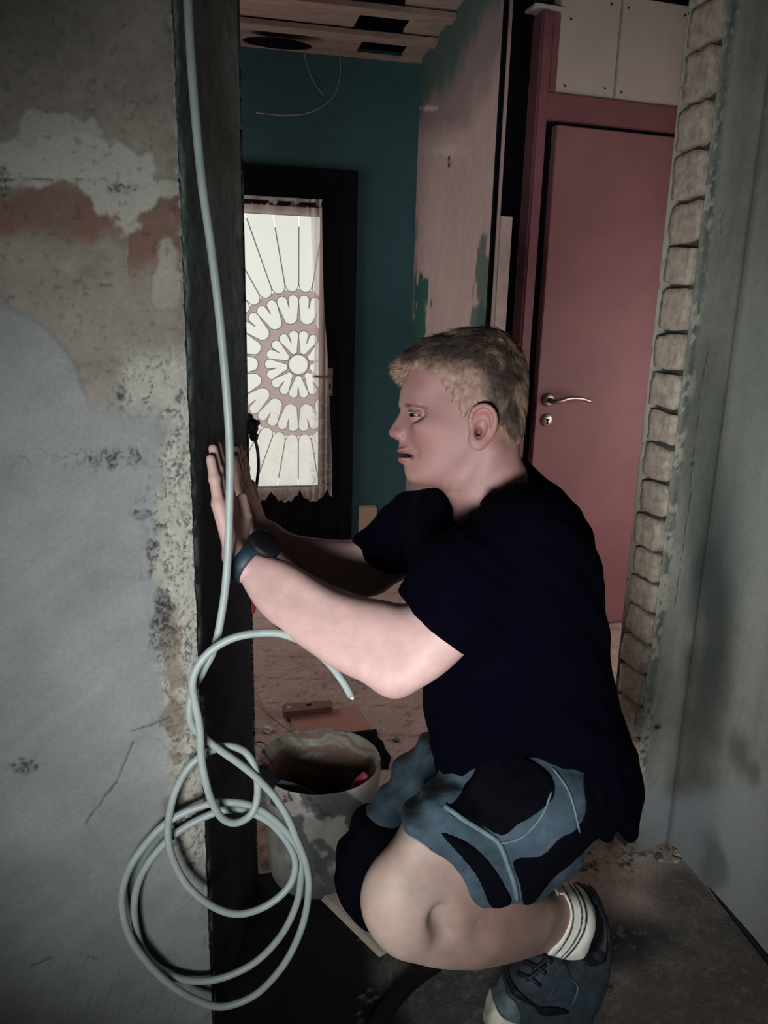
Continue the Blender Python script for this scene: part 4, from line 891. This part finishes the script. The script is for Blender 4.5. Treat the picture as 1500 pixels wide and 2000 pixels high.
pm = np.array([Q3(x, y, HZ-.068*min(1, max(0, (x-775)/90)))[:2] for x, y in catmull(dom_px, 4, True)]); DD = sdf2(gq.x.ravel(), gq.y.ravel(), pm)[..., None]
HB, _, _, _ = outline(gq, head_px, head_c, .88, 4, 3.4); HB = blur(HB, 2); HR = smin(HR, HB-.0042, .006); HR = HR+gnoise(gq, 70, 4, .004, 3)+gnoise(gq, 220, 9, .0022, 2)
HR = smax(HR, DD-.001+gnoise(gq, 160, 6, .012, 2), .006)
Vr, Qr = gq.mesh(HR)
def hair_col(V):
    px, py = proj(cw(V)); x, y, z = V.T; n = fbm(x*60, y*60+z*40, 3, 3)-.5; n2 = fbm(x*200, y*120+z*120, 3, 8)-.5
    c = np.zeros((len(V), 3))+SA(122, 98, 82)
    dk = np.maximum(blob(px, py, 915, 682, 105, 42, n*1.6, .5), blob(px, py, 985, 745, 42, 62, n*1.6, .5)); dk = np.maximum(dk, blob(px, py, 1000, 810, 20, 46, n*1.2, .5)); dk = np.maximum(dk, blob(px, py, 820, 700, 34, 10, n*1.5, .5)*.9)  # shadows on top and back of the hair painted as dark patches
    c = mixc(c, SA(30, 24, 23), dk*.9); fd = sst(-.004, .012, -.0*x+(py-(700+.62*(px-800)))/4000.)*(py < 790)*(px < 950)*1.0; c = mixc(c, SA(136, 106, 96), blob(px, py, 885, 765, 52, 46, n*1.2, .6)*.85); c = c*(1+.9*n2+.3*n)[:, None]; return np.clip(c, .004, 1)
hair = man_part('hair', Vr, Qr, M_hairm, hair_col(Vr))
hv_ = Vr; hn = np.zeros_like(hv_); fn_ = np.cross(hv_[Qr[:, 1]]-hv_[Qr[:, 0]], hv_[Qr[:, 2]]-hv_[Qr[:, 0]])
for k in range(4): np.add.at(hn, Qr[:, k], fn_)
hn /= np.linalg.norm(hn, axis=1)[:, None]+1e-9
ctr = Q3(915, 770, HZ); hn *= np.sign(np.sum(hn*(hv_-ctr), 1)).mean() if abs(np.sign(np.sum(hn*(hv_-ctr), 1)).mean()) > .1 else 1; hn /= np.linalg.norm(hn, axis=1)[:, None]+1e-9
sel = rng.choice(len(hv_), 15000); SV = []; SQ = []; SCc = []; hcol = hair_col(hv_)
for t in sel:
    p = hv_[t]; n = hn[t]; 
    if n.dot(p-ctr) < 0: continue
    px = 750+FPX*p[0]/p[2]; py = 1000-FPX*p[1]/p[2]
    top = 1-min(1, max(0, (py-660)/70)); crown = Q3(985, 665, HZ)
    flow = (np.array([-1, -.15, 0])*(.35+top)+np.array([.25, -.8, 0])*(1-top))+rng.normal(0, .28, 3)
    if px > 985: flow = np.array([.1, -1, 0])+rng.normal(0, .3, 3)
    flow = flow-n*flow.dot(n); flow /= np.linalg.norm(flow)+1e-9; L = (.006+.013*top)*rng.uniform(.6, 1.2)
    if px < 800: L = .012*rng.uniform(.6, 1.1); flow = np.array([-.75, -.5, 0])+rng.normal(0, .2, 3); flow /= np.linalg.norm(flow)
    sd = np.cross(flow, n); sd /= np.linalg.norm(sd)+1e-9; w0 = .00045; k = len(SV)
    lift = .22 if px > 800 else .15
    for u, ww in ((0, 1), (.5, .9), (1, .15)):
        q = p-n*.0008+flow*L*u+n*L*lift*u*(1.2-u*.7); SV += [q-sd*w0*ww, q+sd*w0*ww]
        b_ = rng.uniform(.75, 1.5) if u == 0 else b_; SCc += [hcol[t]*b_*(1+.35*u)]*2
    SQ += [(k, k+1, k+3, k+2), (k+2, k+3, k+5, k+4)]
hs = man_part('hair_strands', np.array(SV), np.array(SQ), M_hairm, np.clip(np.array(SCc), 0, 1), hair); hs['kind'] = 'stuff'

# t-shirt
sh_px = [(1012, 893), (1026, 901), (1042, 914), (1062, 938), (1098, 968), (1130, 1005), (1150, 1060), (1163, 1120), (1168, 1200), (1173, 1262), (1185, 1322), (1202, 1385), (1218, 1432), (1232, 1480), (1237, 1540), (1235, 1600), (1228, 1629), (1214, 1634), (1204, 1616), (1198, 1602), (1188, 1627), (1172, 1637), (1155, 1622), (1135, 1585), (1118, 1545), (1095, 1505), (1060, 1478), (1020, 1466), (975, 1470), (940, 1483), (918, 1512), (885, 1524), (857, 1510), (845, 1478), (833, 1420), (824, 1350), (815, 1300), (800, 1240), (796, 1175), (796, 1112), (797, 1040), (800, 990), (822, 962), (850, 955), (868, 963), (880, 984), (889, 1005), (899, 1024), (913, 1012), (930, 990), (955, 962), (980, 940), (1000, 918)]
sh_c = [(1010, 900, 1.32, .055), (1050, 940, 1.32, .085), (1100, 1010, 1.32, .15), (1020, 980, 1.32, .095), (960, 985, 1.32, .068), (925, 1015, 1.32, .062), (900, 1035, 1.33, .07), (870, 985, 1.36, .055), (830, 990, 1.39, .07), (900, 1100, 1.33, .14), (1050, 1100, 1.33, .185), (1120, 1200, 1.34, .17), (850, 1200, 1.34, .13), (950, 1280, 1.35, .17), (1100, 1350, 1.36, .17), (870, 1430, 1.38, .15), (1000, 1440, 1.37, .19), (1150, 1450, 1.39, .20), (1130, 1540, 1.39, .17), (1200, 1520, 1.40, .15), (1180, 1610, 1.40, .08), (1225, 1600, 1.40, .10), (890, 1500, 1.38, .15)]
g = Grid([*Q3(660, 1660, 1.42)[:2], 1.08], [*Q3(1270, 880, 1.42)[:2], 1.64], .0045)
SH, _, _, _ = outline(g, sh_px, sh_c, .86, 4, 2.8)
sl1 = cap(g, Q3(1020, 1040, 1.215), Q3(800, 1270, 1.185), .076, .068); ad = Q3(800, 1270, 1.185)-Q3(1020, 1040, 1.215); ad /= np.linalg.norm(ad)
hm = Q3(851, 1222, 1.19); hd_ = np.array([-.70, -.714, 0.0]); e1 = Q3(795, 1176, 1.14); e2 = Q3(906, 1276, 1.135); tdir = (e2-e1)/np.linalg.norm(e2-e1); hd_ = np.array([tdir[1], -tdir[0], 0]); hd_ *= np.sign(hd_.dot(ad)); 
sl1 = smin(sl1, cap(g, Q3(900, 1130, 1.19), Q3(880, 1180, 1.19), .074, .072), .03)
sl1 = smax(sl1, (g.x-e1[0])*hd_[0]+(g.y-e1[1])*hd_[1]+.008*np.sin((g.z-1.19)*22), .004)
SH = smin(SH, sl1, .035)
f_px = [(800, 958), (785, 962), (768, 976), (740, 1003), (705, 1038), (687, 1055), (691, 1075), (708, 1099), (734, 1112), (762, 1116), (800, 1108), (860, 1080), (880, 1000), (850, 960)]
FS, _, _, _ = outline(g, f_px, [(700, 1060, 1.50, .060), (760, 1060, 1.50, .068), (800, 1010, 1.49, .075), (860, 1040, 1.45, .09)], .9, 5, 2.6)
SH = smin(SH, FS, .03)
wr1 = np.sin((g.x*1.0+g.y*.9)*95+6*(fbm(g.x*8, g.y*8+g.z*6, 2, 2)-.5)*2)*.0012; SH = SH+wr1+gnoise(g, 22, 3, .010, 2)
# neck hole: carve around the neck so the collar stands clear
Vs, Qs = g.mesh(SH); tee = man_part('t_shirt', Vs, Qs, M_shirt)
BODYT = BVHTree.FromPolygons([Vector(v) for v in cw(Vs)], [tuple(map(int, q)) for q in Qs])
def cast(bv, px, py, lift=.002):
    d = Vector(ray(px, py)).normalized(); h = bv.ray_cast(Vector(CO), d)
    return np.array(h[0]-d*lift) if h[0] is not None else None
def cast_tube(name, bv, pts, rad, m, par, lift=.001, n=6):
    q = [cast(bv, x, y, lift) for x, y in catmull([np.array(p, float) for p in pts], n)]; q = [p for p in q if p is not None]
    if len(q) > 3: return tube(name, q, rad, m, par, 8)
0 and cast_tube('sleeve_hem', BODYT, [(797, 1172), (830, 1186), (862, 1208), (888, 1238), (903, 1270)], .0022, M_shirt, tee)
cast_tube('collar', BODYT, [(868, 966), (880, 988), (890, 1010), (900, 1027), (914, 1016), (932, 994), (957, 966), (983, 943), (1003, 922), (1013, 902)], .0032, M_shirt, tee, .001)
tl = [Q3(1012, 893, 1.30), Q3(1028, 905, 1.30), Q3(1046, 918, 1.31)]
# shorts
so_px = [(797, 1627), (836, 1650), (873, 1682), (900, 1715), (925, 1762), (945, 1772), (975, 1770), (1010, 1762), (1040, 1757), (1062, 1730), (1100, 1690), (1125, 1665), (1142, 1640), (1165, 1600), (1180, 1550), (1170, 1450), (1080, 1410), (950, 1400), (870, 1430), (855, 1500), (880, 1555), (845, 1582), (815, 1606)]
so_c = [(800, 1640, 1.25, .066), (850, 1640, 1.265, .080), (900, 1680, 1.275, .082), (950, 1720, 1.30, .080), (1010, 1700, 1.33, .092), (960, 1600, 1.31, .10), (1050, 1560, 1.345, .15), (1120, 1600, 1.38, .13), (900, 1500, 1.37, .165), (1050, 1450, 1.37, .18), (1060, 1720, 1.37, .09)]
g = Grid([*Q3(640, 1830, 1.56)[:2], 1.08], [*Q3(1210, 1370, 1.56)[:2], 1.66], .0042)
SO, _, _, _ = outline(g, so_px, so_c, .88, 4, 2.8)
LGs, _, _, _ = outline(g, leg_px, leg_c, .93, 5, 2.8); LGs = smin(LGs, ell(g, Q3(775, 1760, 1.215), (.045, .055, .035), .3), .05)
HEM = domain(g, [(760, 1560, 1.22), (770, 1600, 1.22), (796, 1627, 1.22), (836, 1649, 1.20), (873, 1681, 1.195), (900, 1715, 1.20), (925, 1760, 1.22), (945, 1771, 1.23), (975, 1770, 1.24), (1010, 1762, 1.26), (1040, 1757, 1.29), (1062, 1730, 1.34), (1100, 1690, 1.38), (1125, 1665, 1.38), (1142, 1640, 1.38), (1230, 1560, 1.38), (1230, 1380, 1.38), (900, 1340, 1.3), (760, 1400, 1.25)])
SO = smax(smin(SO, LGs-.007, .012), HEM, .005)
fo = np.sin((g.x*.55+g.y*1.0)*120+5*(fbm(g.x*10, g.y*10, 2, 5)))*.0045*sst(0, .08, .12-(g.x+.02))
SO = SO+fo+gnoise(g, 30, 6, .008, 2)
ff_px = [(834, 1442), (812, 1460), (790, 1476), (764, 1508), (742, 1548), (706, 1590), (677, 1630), (658, 1685), (664, 1735), (690, 1775), (730, 1800), (780, 1780), (860, 1680), (930, 1600), (960, 1500), (900, 1430)]
ff_c = [(700, 1700, 1.50, .064), (740, 1620, 1.49, .075), (800, 1540, 1.48, .085), (900, 1500, 1.45, .12)]
FF, _, _, _ = outline(g, ff_px, ff_c, .9, 4, 2.6)
FF = FF+np.sin((g.x*.9+g.y*1.0)*75+4*(fbm(g.x*9, g.y*9, 2, 7)))*.0035+gnoise(g, 30, 8, .006, 2)
SHO = smin(SO, FF, .012)
Vz, Qz = g.mesh(SHO); shorts = man_part('work_shorts', Vz, Qz, M_short)
ZT = BVHTree.FromPolygons([Vector(v) for v in cw(Vz)], [tuple(map(int, q)) for q in Qz])
def patch(name, base, px, zl, th, m, zref, sm=3):
    pm = np.array([Q3(x, y, zref)[:2] for x, y in (catmull(px, sm, True) if sm else px)]); D2 = sdf2(g.x.ravel(), g.y.ravel(), pm)[..., None]
    K = smax(base-th, D2, .003); K = smax(K, (g.z-zl), .002) ; V, Q = g.mesh(K); return man_part(name, V, Q, m, None, shorts)
pk1 = patch('pocket', SHO, [(872, 1578), (905, 1552), (930, 1515), (945, 1492), (985, 1478), (1035, 1490), (1075, 1515), (1078, 1545), (1060, 1562), (1010, 1600), (985, 1622), (968, 1622), (920, 1600)], 1.33, .0055, M_shortblk, 1.22)
pk2 = patch('side_panel', SHO, [(990, 1650), (1040, 1640), (1075, 1600), (1105, 1590), (1125, 1560), (1130, 1500), (1200, 1500), (1210, 1600), (1165, 1650), (1120, 1668), (1070, 1712), (1044, 1752), (1020, 1760), (1005, 1700)], 1.36, .003, M_shortblk, 1.27)
pk3 = patch('knee_pad', SHO, [(700, 1592), (740, 1600), (800, 1580), (830, 1600), (760, 1660), (740, 1740), (735, 1800), (690, 1785), (655, 1740), (650, 1680), (670, 1630)], 1.60, .004, M_shortblk, 1.47)
pk4 = patch('leg_panel', SHO, [(855, 1600), (905, 1622), (950, 1662), (985, 1720), (1000, 1762), (960, 1768), (930, 1700), (895, 1650)], 1.36, .0022, M_shortblk, 1.24)
PT = BVHTree.FromPolygons([v.co.copy() for ob in (shorts, pk1, pk2, pk4) for v in ob.data.vertices], [tuple(i+o_ for i in p.vertices) for ob, o_ in zip((shorts, pk1, pk2, pk4), np.cumsum([0]+[len(ob.data.vertices) for ob in (shorts, pk1, pk2)]).tolist()) for p in ob.data.polygons])
cast_tube('piping', PT, [(868, 1574), (905, 1600), (945, 1625), (975, 1648), (992, 1690), (1004, 1725), (1010, 1757)], .0042, M_seam, shorts)
cast_tube('piping', PT, [(975, 1648), (1010, 1640), (1035, 1622), (1060, 1590), (1078, 1545)], .0018, M_seam, shorts)
cast_tube('piping', PT, [(1080, 1500), (1108, 1540), (1122, 1580), (1132, 1625)], .0018, M_seam, shorts)
cast_tube('hem_stitch', PT, [(800, 1631), (836, 1655), (872, 1688), (900, 1722), (922, 1758)], .0016, M_seam, shorts)

# sock and shoe
g = Grid([*Q3(925, 2060, 1.6)[:2], 1.34], [Q3(1225, 1715, 1.6)[0], Q3(1200, 1715, 1.36)[1], 1.66], .003)
SKl, _, _, _ = outline(g, leg_px, leg_c, .93, 5, 2.8)
SK, _, _, _ = outline(g, [(1106, 1742), (1088, 1735), (1100, 1745), (1113, 1770), (1112, 1800), (1098, 1826), (1072, 1846), (1090, 1862), (1130, 1862), (1150, 1840), (1162, 1795), (1148, 1756), (1126, 1740)], [(1110, 1790, 1.45, .051), (1150, 1800, 1.48, .050), (1080, 1845, 1.44, .044)], .92, 4)
SK = smax(smin(SK, SKl-.004, .01), domain(g, [(1080, 1730, 1.42), (1098, 1744, 1.41), (1111, 1768, 1.40), (1111, 1800, 1.40), (1096, 1827, 1.41), (1068, 1846, 1.42), (1080, 1880, 1.42), (1140, 1880, 1.44), (1158, 1835, 1.44), (1166, 1795, 1.44), (1156, 1762, 1.44), (1136, 1744, 1.44), (1120, 1700, 1.44)]), .002)
Vk, Qk = g.mesh(SK)
def sock_col(V):
    px, py = proj(cw(V)); c = np.zeros((len(V), 3))+SA(226, 222, 212)
    t = px-(1113-.0*py)-8+((py-1790)/52.)**2*17
    for a, b in ((-3, .8), (14.5, 18), (22.5, 27)): c = mixc(c, SA(14, 16, 22), sst(a-.8, a+.8, t)*(1-sst(b-.8, b+.8, t)))
    return c
M_sockc = mat('striped_sock', (1, 1, 1), .95, attr=True, bump=.001, bscale=300)
sock = man_part('sock', Vk, Qk, M_sockc, sock_col(Vk))
shoe_px = [(1068, 1848), (1040, 1856), (1012, 1880), (996, 1906), (984, 1926), (966, 1948), (956, 1975), (953, 2005), (975, 2035), (1040, 2050), (1105, 2045), (1140, 2000), (1168, 1950), (1186, 1900), (1192, 1850), (1186, 1795), (1165, 1750), (1145, 1732), (1122, 1730), (1112, 1735), (1128, 1742), (1160, 1765), (1172, 1800), (1158, 1838), (1120, 1856), (1090, 1852)]
shoe_c = [(1060, 1870, 1.45, .042), (1000, 1930, 1.46, .045), (975, 1985, 1.48, .046), (1060, 1960, 1.49, .050), (1130, 1930, 1.50, .045), (1185, 1850, 1.50, .036), (1170, 1770, 1.50, .034), (1125, 1735, 1.49, .026), (1100, 2030, 1.52, .045)]
SHH, _, _, _ = outline(g, shoe_px, shoe_c, .8, 4, 2.8)
SHH = SHH+gnoise(g, 60, 3, .004, 2)
def cut(poly_, th, zr, base=None):
    pm = np.array([Q3(x, y, zr)[:2] for x, y in catmull(poly_, 3, True)]); return smax((SHH if base is None else base)-th, sdf2(g.x.ravel(), g.y.ravel(), pm)[..., None], .003)
V, Q = g.mesh(SHH); shoe = man_part('shoe', V, Q, M_shoe)
def shp(name, poly_, th, m): 
    V, Q = g.mesh(cut(poly_, th, 1.42)); return man_part(name, V, Q, m, None, shoe)
M_rubt = mat('dusty_toe_cap', S(82, 94, 98), .8, var=.5, vscale=50)
shp('sole', [(950, 1960), (966, 1970), (985, 1992), (1030, 2015), (1060, 2060), (950, 2060), (930, 2000)], .006, M_sole)
shp('toe_cap', [(965, 1950), (990, 1944), (1012, 1962), (1018, 1990), (1012, 2010), (985, 1990), (962, 1965)], .004, M_rubt)
shp('eyelet_stay', [(1062, 1905), (1080, 1915), (1070, 1945), (1040, 1975), (1075, 1955), (1110, 1985), (1128, 1940), (1120, 1915), (1105, 1885), (1090, 1890)], .0035, M_shoe)
shp('heel_counter', [(1110, 1725), (1150, 1725), (1190, 1760), (1200, 1830), (1196, 1900), (1150, 1900), (1140, 1870), (1176, 1830), (1180, 1790), (1160, 1755)], .004, M_rub)
shp('side_guard', [(986, 1905), (996, 1918), (1020, 1935), (1050, 1965), (1090, 1975), (1120, 1995), (1060, 1990), (1040, 1965), (1000, 1940), (985, 1925)], .005, M_rub)
STR = BVHTree.FromPolygons([Vector(v) for v in cw(V)], [tuple(map(int, q)) for q in Q]); 
Vx, Qx = g.mesh(SHH); STR = BVHTree.FromPolygons([Vector(v) for v in cw(Vx)], [tuple(map(int, q)) for q in Qx])
for l_ in ([(1040, 1862), (1062, 1868), (1078, 1880)], [(1024, 1880), (1048, 1888), (1066, 1902)], [(1012, 1902), (1035, 1910), (1055, 1925)], [(1078, 1864), (1060, 1880), (1040, 1896)], [(1066, 1884), (1048, 1900), (1028, 1914)]):
    cast_tube('lace', STR, l_, .0035, M_rub, shoe, .002)
cast_tube('stitching', STR, [(1100, 1905), (1124, 1920), (1128, 1935), (1118, 1962)], .0012, M_seam, shoe, .003)
# watch
wc_ = Q3(486, 1098, 1.29); wdir = Q3(560, 1160, 1.27)-Q3(470, 1085, 1.295); wdir /= np.linalg.norm(wdir)
wcw = cw(wc_[None])[0]; wdw = cw((wc_+wdir)[None])[0]-wcw
watch = lathe('watch_strap', [(.0345, -.012), (.0365, -.011), (.0368, .011), (.0345, .012), (.0325, .0)], wcw, Vector(wdw), mat('blue_grey_strap', S(30, 46, 58), .5, var=.4, vscale=60), man, 40)
for v in watch.data.vertices:
    q = v.co-Vector(wcw); f_ = q.dot(Vector(FW)); v.co -= Vector(FW)*f_*.18
u_ = np.cross(wdw, FW); u_ /= np.linalg.norm(u_); u_ = u_*np.sign(u_[2]); wt = wcw+u_*.034+RT*.004
lathe('watch_case', [(0, .011), (.023, .011), (.0275, .008), (.0285, .0), (.022, -.006)], wt, Vector(u_*.85-FW*.5), M_rub, watch, 32)
